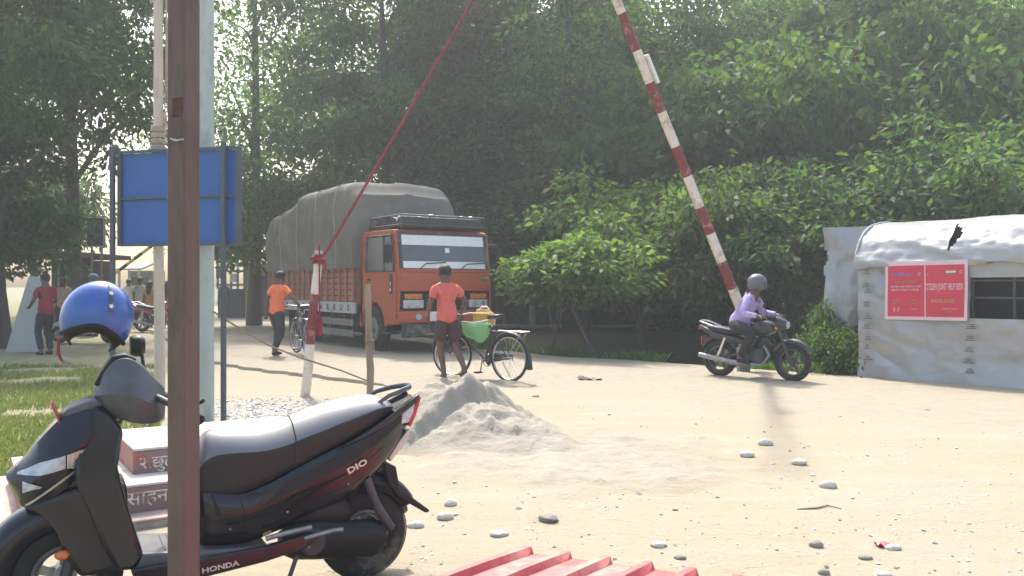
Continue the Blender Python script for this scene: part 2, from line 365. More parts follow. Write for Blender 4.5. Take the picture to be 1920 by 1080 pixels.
def ground_mat(name='sandy_ground', over=None, over2=None):
    m = bpy.data.materials.new(name); m.use_nodes = True
    t = m.node_tree; N = t.nodes; L = t.links; b = N['Principled BSDF']
    b.inputs['Roughness'].default_value = 0.95; b.inputs['Specular IOR Level'].default_value = 0.15
    g = N.new('ShaderNodeNewGeometry')
    def noise(sc, det=6, rough=0.6):
        n = N.new('ShaderNodeTexNoise'); n.inputs['Scale'].default_value = sc; n.inputs['Detail'].default_value = det
        n.inputs['Roughness'].default_value = rough; L.new(g.outputs['Position'], n.inputs['Vector']); return n.outputs['Fac']
    def ramp(v, lo, hi, a=0., c=1.):
        r = N.new('ShaderNodeMapRange'); r.inputs['From Min'].default_value = lo; r.inputs['From Max'].default_value = hi
        r.inputs['To Min'].default_value = a; r.inputs['To Max'].default_value = c
        L.new(v, r.inputs['Value']); return r.outputs[0]
    def mix(f, a, c):
        x = N.new('ShaderNodeMix'); x.data_type = 'RGBA'; L.new(f, x.inputs['Factor'])
        for i, q in ((6, a), (7, c)):
            if isinstance(q, tuple): x.inputs[i].default_value = (*q, 1)
            else: L.new(q, x.inputs[i])
        return x.outputs[2]
    c = mix(ramp(noise(0.55), 0.35, 0.65), (0.345, 0.295, 0.205), (0.36, 0.312, 0.235))
    c = mix(ramp(noise(3.1, 8, 0.7), 0.55, 0.75, 0, 0.55), c, (0.275, 0.232, 0.165))
    c = mix(ramp(noise(38, 3, 0.6), 0.60, 0.72, 0, 0.5), c, (0.21, 0.175, 0.125))
    mp_ = N.new('ShaderNodeMapping'); mp_.inputs['Rotation'].default_value = (0, 0, math.radians(40)); mp_.inputs['Scale'].default_value = (0.5, 4.5, 1)
    L.new(g.outputs['Position'], mp_.inputs['Vector']); sn = N.new('ShaderNodeTexNoise'); sn.inputs['Scale'].default_value = 1.0; sn.inputs['Detail'].default_value = 5; L.new(mp_.outputs[0], sn.inputs['Vector'])
    c = mix(ramp(sn.outputs['Fac'], 0.48, 0.66, 0, 0.7), c, (0.355, 0.318, 0.25))
    def dotp(v, o):
        d = N.new('ShaderNodeVectorMath'); d.operation = 'DOT_PRODUCT'
        L.new(g.outputs['Position'], d.inputs[0]); d.inputs[1].default_value = (*v, 0)
        s_ = N.new('ShaderNodeMath'); s_.operation = 'SUBTRACT'; L.new(d.outputs['Value'], s_.inputs[0]); s_.inputs[1].default_value = o
        n_ = N.new('ShaderNodeMath'); n_.operation = 'MULTIPLY_ADD'; L.new(noise(0.8), n_.inputs[0]); n_.inputs[1].default_value = 1.6
        L.new(s_.outputs[0], n_.inputs[2]); return n_.outputs[0]
    # beyond the road edge: earth and leaf litter, greenish weeds
    soil = mix(ramp(noise(2.2), 0.42, 0.6), (0.13, 0.105, 0.07), (0.10, 0.115, 0.05))
    far = dotp(tuple(EN), E0.dot(EN))
    if not over: c = mix(ramp(far, 1.0, 1.9), c, soil)
    # left verge: grassy soil
    vd = (-0.93, -0.36)
    c = mix(ramp(dotp(vd, 0.45), 0.8, 2.0, 0, 0.75), c, mix(ramp(noise(3), 0.4, 0.6), (0.26, 0.24, 0.14), (0.17, 0.18, 0.07)))
    if over:
        at = N.new('ShaderNodeAttribute'); at.attribute_name = 'cover'
        oc = mix(ramp(noise(5.5, 8, 0.7), 0.4, 0.65), over, over2)
        nm = N.new('ShaderNodeMath'); nm.operation = 'MULTIPLY_ADD'; L.new(noise(3.5, 6, 0.7), nm.inputs[0]); nm.inputs[1].default_value = 0.8; L.new(at.outputs['Fac'], nm.inputs[2])
        c = mix(ramp(nm.outputs[0], 0.45, 1.15), c, oc)
    L.new(c, b.inputs['Base Color'])
    bp = N.new('ShaderNodeBump'); bp.inputs['Strength'].default_value = 0.6; bp.inputs['Distance'].default_value = 0.035
    ad = N.new('ShaderNodeMath'); ad.operation = 'ADD'; L.new(noise(9, 8, 0.7), ad.inputs[0]); L.new(noise(26, 6, 0.7), ad.inputs[1])
    ad2 = N.new('ShaderNodeMath'); ad2.operation = 'ADD'; L.new(ad.outputs[0], ad2.inputs[0]); L.new(sn.outputs['Fac'], ad2.inputs[1]); L.new(ad2.outputs[0], bp.inputs['Height']); L.new(bp.outputs[0], b.inputs['Normal'])
    return m
xs = spaced(-9, 10, 0.11, 900); ys = spaced(2.0, 24, 0.11, 900)
nx, ny = len(xs), len(ys)
mb = MB(); mb.v = [(x, y, gh(x, y)) for y in ys for x in xs]
mb.f = [(j*nx+i, j*nx+i+1, (j+1)*nx+i+1, (j+1)*nx+i) for j in range(ny-1) for i in range(nx-1)]
mb.mi = [0]*len(mb.f)
tag(mb.build('ground', ground_mat(), angle=80, recalc=False), kind='structure')

M['road'] = pmat('road', (0.365, 0.33, 0.272), 0.95, 0.1, 1.2, bump=0.35, bscale=30, wear=(0.315, 0.28, 0.228), wear_amt=0.45, wear_scale=1.6, stretch=None, spec=0.15)
near = [(-40, 75), (-26, 52), (-16, 35), (-9.4, 23), (-6.6, 17.5), (-4.65, 14.6), (-2.0, 12.2), (0.2, 10.3), (3, 8.0), (8, 3.6), (14, -2)]
farr = [(-30, 80), (-19, 56), (-9.5, 38), (-4.2, 27), (-1.6, 21.2), (0.15, 17.75), (2.95, 14.6), (5.0, 12.75), (7.6, 10.2), (11.5, 6.2), (17, 1)]
def resample(p, per):
    r = []
    for i in range(len(p)-1):
        a, b = Vector(p[max(i-1, 0)]), Vector(p[i]); c, d = Vector(p[i+1]), Vector(p[min(i+2, len(p)-1)])
        for k in range(per):
            t = k/per
            r.append(0.5*((2*b)+(c-a)*t+(2*a-5*b+4*c-d)*t*t+(3*b-a-3*c+d)*t**3))
    r.append(Vector(p[-1])); return r
nr, fr = resample(near, 26), resample(farr, 26)
mb = MB(); K = 12; rows = []; cov = []
for i, (a, b) in enumerate(zip(nr, fr)):
    a = a + (a-b).normalized()*(0.16*fbm(a.x*2.3, a.y*2.3, 9)); b = b+(b-a).normalized()*0.1*fbm(b.x*1.7, b.y*1.7, 4)
    k0 = 1-sstep(-2.4, -0.9, a.x); lift = -0.03+0.075*k0
    r = [(a.x-.02, a.y-.02, gh(a.x, a.y)-0.06)]
    for k in range(K+1):
        p = a.lerp(b, k/K); r.append((p.x, p.y, max(gh(p.x, p.y), -0.012)+lift*(1-0.6*k/K)+0.006+(0.026*sstep(0, .35, k/K) if k0 < .5 else 0)))
    r.append((b.x, b.y, gh(b.x, b.y)-0.1)); rows.append(r); cov += [k0]+[max(k0, sstep(.0, .5, k/K)) for k in range(K+1)]+[1]
mb.loft(rows, cap=False, closed=False)
rd = mb.build('road', ground_mat('road_dust', (0.355, 0.312, 0.24), (0.31, 0.272, 0.208)), angle=40)
rd.data.attributes.new('cover', 'FLOAT', 'POINT').data.foreach_set('value', cov); tag(rd, kind='structure')

wm = bpy.data.materials.new('ditch_water'); wm.use_nodes = True
b_ = wm.node_tree.nodes['Principled BSDF']; b_.inputs['Base Color'].default_value = (0.028, 0.034, 0.024, 1); b_.inputs['Roughness'].default_value = 0.16
nz = wm.node_tree.nodes.new('ShaderNodeTexNoise'); nz.inputs['Scale'].default_value = 3; bp = wm.node_tree.nodes.new('ShaderNodeBump'); bp.inputs['Strength'].default_value = 0.12
wm.node_tree.links.new(nz.outputs['Fac'], bp.inputs['Height']); wm.node_tree.links.new(bp.outputs[0], b_.inputs['Normal'])
mb = MB(); c0 = E0+ED*2.0+EN*4.6
mb.add([(*(E0+ED*a+EN*s), -0.62) for a, s in ((-4, 0.6), (7, 0.6), (7, 9.2), (-4, 9.2))], [(0, 1, 2, 3)])
tag(mb.build('ditch_water', wm), kind='structure')

# ------------------------------------------------------------------ trees
def leaf_mesh(name, seed, clumps, per, R, leaf, cz, sig, mat, wid=0.5, lobes=0.3, shell=2.4, cut=None, zmin=None):
    rg = np.random.default_rng(seed)
    d = rg.normal(size=(clumps, 3)); d /= np.linalg.norm(d, axis=1)[:, None]
    ph = rg.uniform(0, 6.28, (5, 2)); lob = np.zeros(clumps)
    az = np.arctan2(d[:, 1], d[:, 0]); el = d[:, 2]
    for k in range(5): lob += np.sin(az*(k+2)+ph[k, 0]+el*3*np.cos(ph[k, 1]))*np.sin(el*(k+1.5)+ph[k, 1])
    rad = rg.uniform(0.1, 1, clumps)**(1/shell)*(1+lobes*lob/2.2)
    cen = d*rad[:, None]*np.array(R)
    if cut is not None: cen = cen[cut(cen)]
    n = len(cen); idx = np.repeat(np.arange(n), per); m = len(idx)
    cs = rg.uniform(0.6, 1.4, n)
    off = rg.normal(size=(m, 3))*np.array([1, 1, 0.42])*sig*cs[idx][:, None]
    p = cen[idx]+off; p[:, 2] += cz - 0.35*np.linalg.norm(off[:, :2], axis=1)
    if zmin is not None:
        kp = p[:, 2] > zmin+0.25*np.sin(p[:, 0]*3+p[:, 1]*2); p, off, idx = p[kp], off[kp], idx[kp]; m = len(p)
    # leaf frames: long axis outward and drooping
    ax = off+rg.normal(size=(m, 3))*sig*0.8; ax[:, 2] -= sig*0.7
    ax /= np.linalg.norm(ax, axis=1)[:, None]
    up = rg.normal(size=(m, 3))*0.75+np.array([0, 0, 1.0])
    sd_ = np.cross(ax, up); sd_ /= np.linalg.norm(sd_, axis=1)[:, None]; nn = np.cross(sd_, ax)
    L = leaf*rg.uniform(0.65, 1.3, m)[:, None]; Wd = L*wid*0.5
    q = np.stack([p, p+ax*L*0.45+sd_*Wd+nn*L*0.06, p+ax*L-nn*L*0.1, p+ax*L*0.45-sd_*Wd+nn*L*0.06], axis=1).reshape(-1, 3)
    me = bpy.data.meshes.new(name); me.vertices.add(4*m); me.vertices.foreach_set('co', q.astype(np.float32).ravel())
    me.loops.add(4*m); me.loops.foreach_set('vertex_index', np.arange(4*m, dtype=np.int32))
    me.polygons.add(m); me.polygons.foreach_set('loop_start', np.arange(0, 4*m, 4, dtype=np.int32))
    me.materials.append(mat); me.update(calc_edges=True); me.validate(); return me, cen+np.array([0, 0, cz])
def trunk_mesh(name, seed, H, r0, tips, lean=0.4, limbs=9):
    rg = random.Random(seed); mb = MB(); pts = []; rr = []
    for i in range(9):
        t = i/8; pts.append((lean*t*t+0.18*sin(3*t+seed), 0.15*sin(2.3*t+seed*2), H*t)); rr.append(r0*(1-0.82*t)*(1.35 if i == 0 else 1))
    mb.tube(pts, rr, 9)
    for k in range(limbs):
        t = 0.28+0.62*k/limbs; f = t*8; i = int(f); b = Vector(pts[i]).lerp(Vector(pts[i+1]), f-i)
        tip = Vector(tips[rg.randrange(len(tips))])
        best = min((Vector(tips[rg.randrange(len(tips))]) for _ in range(10)), key=lambda q: abs(q.z-b.z-1.0)+0.2*rg.random())
        mid = b.lerp(best, 0.5)+Vector((0, 0, 0.25))
        mb.tube([b, b.lerp(mid, .5)+Vector((rg.uniform(-.15, .15), rg.uniform(-.15, .15), .1)), mid, best], [r0*0.42*(1-t*.5), r0*0.33*(1-t*.5), r0*0.22*(1-t*.5), r0*0.06], 6)
    return mb.mesh(name, M['bark'])
BIG = []
for k in range(4):
    me, tips = leaf_mesh('crown', 11+k, 78, 265, (4.3, 4.3, 6.2), 0.25, 8.6, 0.60, M['leaf_dark'], lobes=0.45, shell=3.5)
    BIG.append((me, trunk_mesh('trunk', k, 12.5, 0.27, tips, lean=0.9*(-1)**k)))
SPARSE, stips = leaf_mesh('crown', 31, 120, 42, (2.6, 2.6, 6.0), 0.22, 8.2, 0.5, M['leaf_dark'], lobes=0.5)
SPARSE = (SPARSE, trunk_mesh('trunk', 7, 14.5, 0.25, stips, lean=0.2, limbs=12))
CANOPY, ctips = leaf_mesh('crown', 41, 105, 230, (4.6, 4.0, 4.4), 0.22, 9.3, 0.52, M['leaf_dark'], lobes=0.35, shell=3)
CANOPY = (CANOPY, trunk_mesh('trunk', 9, 11, 0.3, ctips, lean=0.5, limbs=11))
MED = []
for k in range(3):
    me, tips = leaf_mesh('crown', 51+k, 75, 140, (2.1, 2.1, 1.7), 0.19, 2.9, 0.33, M['leaf_mid'], lobes=0.35, shell=3, zmin=1.75)
    MED.append((me, trunk_mesh('trunk', 20+k, 3.6, 0.1, tips, lean=0.3, limbs=8)))
SMALL = []
for k in range(2):
    me, tips = leaf_mesh('crown', 71+k, 90, 46, (0.95, 0.95, 0.60), 0.15, 1.86, 0.17, M['leaf_light'], lobes=0.25, zmin=1.25)
    SMALL.append((me, trunk_mesh('trunk', 30+k, 1.7, 0.055, tips, lean=0.12, limbs=6)))
BUSH = []
for k in range(2):
    me, tips = leaf_mesh('foliage', 81+k, 100, 45, (1.0, 1.0, 0.9), 0.16, 0.75, 0.2, M['leaf_mid'], lobes=0.3)
    BUSH.append((me, trunk_mesh('stem', 40+k, 0.9, 0.03, tips, lean=0.1, limbs=7)))
def tree(name, label, spec, px, d, sc=(1, 1, 1), rz=0.0, mat=None, group=None, cat='tree', z=None):
    x = (px-960)/F_PX*d
    r = thing(name, label, cat, (x, d, gh(x, d)-0.05 if z is None else z), rz, group); r.scale = sc
    for me, nm in ((spec[1], 'stem' if cat in ('bush', 'shrub') else 'trunk'), (spec[0], 'foliage' if cat in ('bush', 'shrub') else 'crown')):
        o = bpy.data.objects.new(nm, me); COL.objects.link(o); o.parent = r
        if mat and nm in ('crown', 'foliage'): o.material_slots[0].link = 'OBJECT'; o.material_slots[0].material = M[mat]
    return r
rt = random.Random(5)
LA = ['tall dark tree rising just behind the rear half of the truck load', 'tall dark tree above the front of the truck load, set back', 'tall dark tree straight above the truck cab roof',
      'tall dark tree set back to the right of the cab', 'tall mid green tree nearest behind the left small tree', 'tall mid green tree set back between the red rope and the barrier pole', 'farthest tall dark tree of the grove, left above the truck load']
LB = ['tall green tree left of the barrier pole, first of the row beyond the ditch', 'tall green tree behind the middle of the barrier pole', 'set-back tall green tree just right of the barrier pole', 'tall green tree above the hanging silver flap',
      'set-back tall green tree above the left end of the shelter roof', 'tall green tree above the red banner', 'tall green tree above the shelter window', 'tall green tree at the right edge, last of the row']
LC = ['distant dark tree closing the gap above the truck cab', 'distant dark tree between the red rope and the barrier pole', 'distant dark tree glimpsed right of the barrier pole', 'distant dark tree glimpsed above the silver flap',
      'distant dark tree glimpsed above the red banner', 'distant dark tree at the upper right corner', 'distant dark tree behind the shade tree at the left edge']
gA = 'tall trees of the grove behind the truck'
for i, (px, d) in enumerate([(725, 31), (800, 37), (860, 33), (950, 38), (1010, 32), (1120, 36), (640, 44)]):
    tree('tall_tree', LA[i], BIG[i % 4], px, d, (1, 1, rt.uniform(0.95, 1.15)), rt.uniform(0, 6), 'leaf_mid' if i in (4, 5) else 'leaf_dark', gA)
gB = 'tall trees beyond the ditch on the right'
for i, (px, d) in enumerate([(1200, 35), (1310, 32), (1430, 36), (1540, 31), (1660, 34.5), (1770, 30), (1890, 33), (2010, 29)]):
    tree('tall_tree', LB[i], BIG[(i+1) % 4], px, d, (1, 1, rt.uniform(0.92, 1.1)), rt.uniform(0, 6), 'leaf_mid', gB)
gC = 'farthest trees closing the view'
for i, (px, d) in enumerate([(900, 50), (1060, 46), (1430, 44), (1580, 41), (1740, 40), (1900, 42), (-60, 40)]):
    tree('distant_tree', LC[i], BIG[(i+2) % 4], px, d, (1.05, 1.05, rt.uniform(1.0, 1.15)), rt.uniform(0, 6), 'leaf_dark', gC)
tree('shade_tree', 'big dark shade tree overhanging the left edge above the leaning board', CANOPY, -10, 19.5, (0.85, 0.9, 0.98), 0.4, 'leaf_dark')
tree('shade_tree', 'dark spreading tree behind the white bamboo pole, crown ending above the blue sign', CANOPY, 135, 24, (0.72, 0.8, 1.16), 2.2, 'leaf_dark')
tree('leafy_tree', 'low leafy dark tree at the far left behind the board and the hut', MED[0], -40, 20.5, (1.0, 1.0, 1.1), 1.0, 'leaf_dark')
tree('leafy_tree', 'small dark tree rising behind the roof of the brown hut', MED[1], 60, 33, (1.0, 1.0, 1.5), 2.0, 'leaf_dark')
tree('slender_tree', 'slender sparse tree right of the teal pole with sky showing through', SPARSE, 470, 30, (0.9, 0.9, 1.05), 0.3, 'leaf_dark')
tree('slender_tree', 'thin see-through tree behind the slender one, left of the truck', SPARSE, 375, 41, (0.95, 0.95, 1.0), 2.6, 'leaf_dark')
tree('leafy_tree', 'rounded mid green tree right behind the rear of the truck', MED[2], 520, 29, (1.15, 1.15, 1.25), 0.5, 'leaf_mid')
tree('leafy_tree', 'round dusky tree behind the cab, left of the small trees', MED[0], 960, 28, (1.4, 1.4, 1.15), 3.5, 'leaf_dark')
tree('leafy_tree', 'dusky tree low in the grove between cab and barrier pole', MED[1], 1090, 27, (1.3, 1.3, 1.05), 1.3, 'leaf_dark')
tree('slender_tree', 'slender tree with a leaning dark trunk left of the barrier pole, set back', SPARSE, 1075, 27.5, (1.0, 1.0, 0.95), 3.4, 'leaf_mid')
tree('slender_tree', 'slender sparse tree above the truck cab, in front of the grove', SPARSE, 905, 29.5, (0.9, 0.9, 1.0), 1.9, 'leaf_mid')
tree('young_tree', 'bright yellow green tree above the two small trees', MED[1], 1190, 20.3, (1.12, 1.0, 1.1), 0.9, 'leaf_light')
tree('young_tree', 'light green tree directly behind the barrier pole', MED[2], 1335, 19.6, (0.95, 0.9, 1.14), 4.1, 'leaf_light')
tree('leafy_tree', 'full mid green tree left of the silver shelter', MED[0], 1470, 19.5, (1.1, 1.1, 1.15), 2.9, 'leaf_dark')
tree('leafy_tree', 'full green tree rising behind the left end of the silver shelter', MED[2], 1640, 20, (1.15, 1.15, 1.2), 5.0, 'leaf_dark')
tree('leafy_tree', 'dark green tree rising behind the right end of the silver shelter', MED[1], 1850, 19.5, (1.15, 1.15, 1.2), 0.7, 'leaf_dark')
tree('leafy_tree', 'tall light green tree filling the space above the young trees, left of the barrier pole', MED[0], 1215, 25.5, (1.5, 1.4, 1.75), 1.7, 'leaf_mid')
tree('leafy_tree', 'tall light green tree filling the space right of the barrier pole, above the rider', MED[2], 1400, 25, (1.55, 1.4, 1.9), 3.3, 'leaf_mid')
tree('leafy_tree', 'tall light green tree between canopy and shelter, above the silver flap', MED[1], 1570, 25.5, (1.6, 1.4, 2.0), 0.2, 'leaf_mid')
tree('leafy_tree', 'tall light green tree between canopy and shelter, above the banner', MED[0], 1745, 25, (1.6, 1.4, 2.1), 4.4, 'leaf_mid')
tree('leafy_tree', 'tall light green tree between canopy and shelter, at the right edge', MED[2], 1920, 25.5, (1.6, 1.4, 2.1), 5.6, 'leaf_mid')
tree('small_tree', 'small roadside tree, left one of the pair, with a thin straight trunk', SMALL[0], 1040, 17.9, (1.05, 1.0, 0.95), 0.6, 'leaf_light', z=-0.05)
tree('small_tree', 'small roadside tree, right one of the pair, with a thicker trunk', SMALL[1], 1100, 17.35, (1.25, 1.1, 1.0), 2.4, 'leaf_light', z=-0.05)
for lab, k, px, d, s in (('dark bush on the far bank below the barrier pole', 0, 1300, 26.5, (1.5, 1.3, 1.1)), ('dark bush on the far bank behind the motorcycle rider', 1, 1430, 24, (1.7, 1.5, 1.7)),
                         ('dark bush in the ditch beside the silver flap', 0, 1520, 19, (1.3, 1.2, 1.6))):
    tree('bush', lab, BUSH[k], px, d, s, px*0.7, 'leaf_dark', cat='bush')
tree('shrub', 'small leafy shrub at the foot of the shelter\'s left corner', BUSH[0], 1570, 13.9, (0.45, 0.42, 0.5), 1.0, 'leaf_mid', cat='shrub')
tree('shrub', 'tall leafy shrub growing in front of the hanging silver flap', BUSH[1], 1543, 14.6, (0.42, 0.42, 0.85), 2.0, 'leaf_dark', cat='shrub')

# grass, weeds, pebbles, gravel
def blades(name, n, place, h, mat, seed, wid=0.006):
    rg = random.Random(seed); mb = MB()
    for _ in range(n):
        x, y = place(rg); z = gh(x, y); hh = h*rg.uniform(.5, 1.4); a = rg.uniform(0, 6.28); b = rg.uniform(0, 6.28); l = hh*rg.uniform(.2, .9)
        wx, wy = cos(a)*wid, sin(a)*wid
        mb.add([(x-wx, y-wy, z), (x+wx, y+wy, z), (x+cos(b)*l*.4, y+sin(b)*l*.4, z+hh*.7), (x+cos(b)*l, y+sin(b)*l, z+hh)], [(0, 1, 2), (0, 2, 3)])
    o = mb.build(name, mat, smooth=False, recalc=False); o['kind'] = 'stuff'; return o
def verge(rg):
    while True:
        d = rg.uniform(6.0, 15.0); px = rg.uniform(-160, 300); x = (px-960)/F_PX*d
        if noise2(x*1.2, d*1.2, 8)+0.35*(1-d/17)+0.25*(1-px/330) > 0.05: return x, d
blades('grass', 26000, verge, 0.055, M['grass'], 3)
def bank(rg):
    while True:
        a = rg.uniform(-3, 6.2); s = rg.uniform(0.15, 1.9); p = E0+ED*a+EN*s
        if noise2(p.x*1.5, p.y*1.5, 2) > 0.0: return p.x, p.y
blades('ditch_weeds', 5000, bank, 0.16, M['leaf_mid'], 4, 0.012)
def pebbles(name, n, place, size, mat, seed):
    rg = random.Random(seed); mb = MB()
    for _ in range(n):
        x, y = place(rg); r = size*rg.uniform(.35, 1.3)*(1 if rg.random() < .85 else 1.8)
        R = Euler((rg.uniform(-.5, .5), rg.uniform(-.5, .5), rg.uniform(0, 6))).to_matrix()
        vs = [Vector((r*rg.uniform(.7, 1.2)*a, r*rg.uniform(.6, 1.1)*b, r*rg.uniform(.4, .7)*c)) for a, b, c in ((1, 0, 0), (-1, 0, 0), (0, 1, 0), (0, -1, 0), (0, 0, 1), (0, 0, -1), )]
        mb.add([R @ v+Vector((x, y, gh(x, y)+r*.12)) for v in vs], [(0, 2, 4), (2, 1, 4), (1, 3, 4), (3, 0, 4), (2, 0, 5), (1, 2, 5), (3, 1, 5), (0, 3, 5)])
    o = mb.build(name, mat, smooth=True, angle=60); o['kind'] = 'stuff'; return o
def near_ground(rg):
    d = 3.9+9*rg.random()**2.2; px = rg.uniform(560, 2000); return (px-960)/F_PX*d, d
pebbles('pebbles', 950, near_ground, 0.013, M['stone'], 5)
pebbles('dark_pebbles', 380, near_ground, 0.009, M['stone_dark'], 6)
def gpatch(rg):
    while True:
        px = rg.gauss(500, 75); d = rg.gauss(9.6, 0.55)
        if 8.6 < d < 11: return (px-960)/F_PX*d, d
pebbles('gravel', 1500, gpatch, 0.02, M['gravel'], 7)

# sand heap with its spread-out foot
PK = Vector((-0.42, 7.95))
def heap(x, y):
    dx, dy = x-PK.x, y-PK.y
    r = math.hypot(dx/0.95, dy/1.0); an = math.atan2(dy, dx)
    r *= 1+0.12*sin(3*an+1)+0.08*sin(5*an+2)
    h = 0.66*max(0, 1-r/1.08)**0.95 if r < 1.08 else 0
    if h > .44: h = .44+(h-.44)*.42
    # dug-out face on the camera's right
    k = sstep(0.03, 0.13, dx*0.8-dy*0.55+0.09*noise2(x*4, y*4, 2)+.04*noise2(x*11, y*11, 7))
    h *= 1-0.42*k*sstep(-.15, 0.25, -dy+0.9*dx)
    h += 0.06*fbm(x*4.3, y*4.3, 1)*sstep(0.02, 0.2, h)+0.03*fbm(x*13, y*13, 6)*sstep(0.03, 0.15, h)
    # apron
    ex, ey = (x-0.55)/1.75, (y-7.0)/1.9
    q = math.hypot(ex, ey)
    ap = (0.06+0.035*fbm(x*2.2, y*2.2, 11)+0.012*fbm(x*8, y*8, 12))*(1-sstep(0.3, 1.0, q+0.3*noise2(x*1.5, y*1.5, 3)+.12*noise2(x*5, y*5, 4)))
    return max(h, 0)+max(ap, 0)-0.012
mb = MB()
mb.grid(150, 150, lambda u, v: (-1.75+4.3*u, 4.9+4.6*v, gh(-1.75+4.3*u, 4.9+4.6*v)+heap(-1.75+4.3*u, 4.9+4.6*v)))
hp = mb.build('sand_heap', ground_mat('heap_sand', (0.36, 0.325, 0.265), (0.31, 0.278, 0.225)), angle=75)
at = hp.data.attributes.new('cover', 'FLOAT', 'POINT')
at.data.foreach_set('value', [sstep(-.002, .085, v[2]-gh(v[0], v[1])+.012*noise2(v[0]*4, v[1]*4, 5)) for v in mb.v])
tag(hp, 'heap of pale grey sand behind the scooter tail, its foot spread to the right', 'sand heap')
# stones that show singly
ST = [((780, 985), 17, 'grey angular stone nearest the scooter\'s rear wheel'), ((835, 971), 17, 'round pale stone right of the angular one by the rear wheel'), ((845, 946), 12, 'small flat stone just above the round pale one'),
      ((935, 1001), 18, 'flat oval stone above the red sheet\'s left corner'), ((1028, 976), 20, 'long low brown stone above the red sheet'), ((1400, 855), 15, 'flat pale stone on the right foot of the sand'),
      ((1498, 869), 15, 'pale half-buried stone right of the flat pale one'), ((1553, 912), 16, 'round grey stone standing alone in the middle right'), ((1235, 1021), 16, 'flat oval stone just past the right end of the red sheet'),
      ((1276, 1043), 12, 'small dark angular stone below the flat oval stone'), ((1530, 1024), 13, 'round pale stone left of the dark twin lumps at the bottom right'), ((1675, 1027), 15, 'grey stone with a pink wrapper stuck to it'),
      ((1622, 1045), 14, 'dark jagged stone beside the grey one with the wrapper'), ((1545, 1072), 12, 'small dark stone at the bottom edge below the round pale one'), ((1655, 1076), 16, 'pale stone cut by the bottom edge at the right'),
      ((1436, 832), 14, 'shallow pale stone farthest up the sand'), ((1738, 769), 7, 'tiny dark stone alone on the road before the shelter'), ((1266, 955), 6, 'tiny dark stone on the sand above the flat oval one'),
      ((1005, 742), 7, 'small dark stone at the back foot of the sand heap')]
for i, ((px, py), rp, lab) in enumerate(ST):
    p = G(px, py+2); r = rp/F_PX*p.y; rg = random.Random(i); mb = MB(); mb.ell((0, 0, 0), (1, 1, 1), 12, 8)
    fl = rg.uniform(.55, .75) if 'round' in lab else rg.uniform(.35, .5)
    vs = []
    for v in mb.v:
        v = Vector(v); k = 1+0.22*noise2(v.x*1.3+i*5, v.y*1.3+v.z*2, i)
        vs.append((v.x*k*r, v.y*k*r*.8, v.z*k*r*fl))
    mb.v = vs
    hz = heap(p.x, p.y)+0.012 if (-1.7 < p.x < 2.5 and 4.9 < p.y < 9.5) else 0
    o = mb.build('stone', M['stone_dark'] if 'dark' in lab or 'brown' in lab else M['stone'], angle=70)
    o.location = (p.x, p.y, gh(p.x, p.y)+max(0, hz)+r*fl*0.35); o.rotation_euler = (0, 0, rg.uniform(-.4, .4))
    tag(o, lab, 'stone', 'loose stones on the sandy ground')
p = G(1655, 1025); mb = MB(); mb.grid(6, 4, lambda u, v: (p.x-.04+.07*u, p.y-.03+.05*v, gh(p.x, p.y)+0.012+.015*sin(7*u+3*v)))
tag(mb.build('candy_wrapper', M['banner_red']), 'crumpled pink wrapper lying against a grey stone', 'wrapper')
p = G(1105, 713); mb = MB(); mb.grid(12, 7, lambda u, v: (p.x-.17+.36*u, p.y-.1+.2*v, gh(p.x, p.y)+0.03+.035*sin(5*u+1)*sin(3*v)+.012*sin(17*u+9*v)))
tag(mb.build('rag', M['hut_brown']), 'dark brown rag lying flat on the road right of the bicycle', 'rag')
mb = MB(); q = [G(1495, 958), G(1530, 956), G(1552, 951), G(1577, 957)]
mb.tube([v+Vector((0, 0, 0.012)) for v in q], [.004, .006, .005, .003], 6)
tag(mb.build('twig', M['wood_pole']), 'thin bent twig lying on the sand below the round grey stone', 'twig')
# ------------------------------------------------------------------ buildings and walls behind
def blockthing(name, label, cat, px0, px1, d, z0, z1, depth, mat, part='wall'):
    a, b = W(px0, d), W(px1, d)
    r = thing(name, label, cat, ((a.x+b.x)/2, d, 0)); w_ = (b.x-a.x)
    MB().bb((-w_/2, 0, z0), (w_/2, depth, z1)).build(part, mat, r, bevel=0.02); return r, w_
r, w_ = blockthing('hut', 'small brown hut with a flat dark roof and one pale pink pillar', 'hut', 96, 150, 27, -0.1, 2.25, 2.2, M['hut_brown'])
MB().bb((-w_/2-.35, -1.0, 2.3), (w_/2+.55, 2.4, 2.45)).build('roof', M['hut_brown'], r, bevel=.02)
MB().bb((w_/2+.1, -.8, -.1), (w_/2+.26, -.64, 2.3)).build('pillar', M['hut_pink'], r, bevel=.01)
MB().bb((-w_/2-.2, -.8, -.1), (-w_/2-.08, -.68, 2.3)).build('pillar', M['hut_brown'], r)
MB().bb((-.3, -.04, .05), (.4, .0, 1.9)).build('door', M['dark_void'], r)
r, w_ = blockthing('kiosk', 'pale kiosk with a white awning far down the road, left of the bamboo pole', 'kiosk', 242, 282, 38, -0.1, 2.1, 1.6, M['kiosk_grey'])
MB().box((0, -.5, 2.3), (w_+.3, 1.6, .07), Euler((.2, 0, 0)).to_matrix()).build('awning', M['kiosk_white'], r)
for sx in (-.45, 0, .45): MB().bb((sx*w_-.04, -1.1, -.1), (sx*w_+.04, -1.02, 2.1)).build('post', M['kiosk_white'], r)
MB().bb((-w_*.4, -.03, .9), (w_*.4, 0.0, 1.8)).build('hatch', M['wall_dark'], r)
r, w_ = blockthing('gate', 'grey metal gate with pale bars at the roadside left of the truck', 'gate', 408, 458, 37, 0.0, 1.3, 0.12, M['dark_steel'], 'lower_panel')
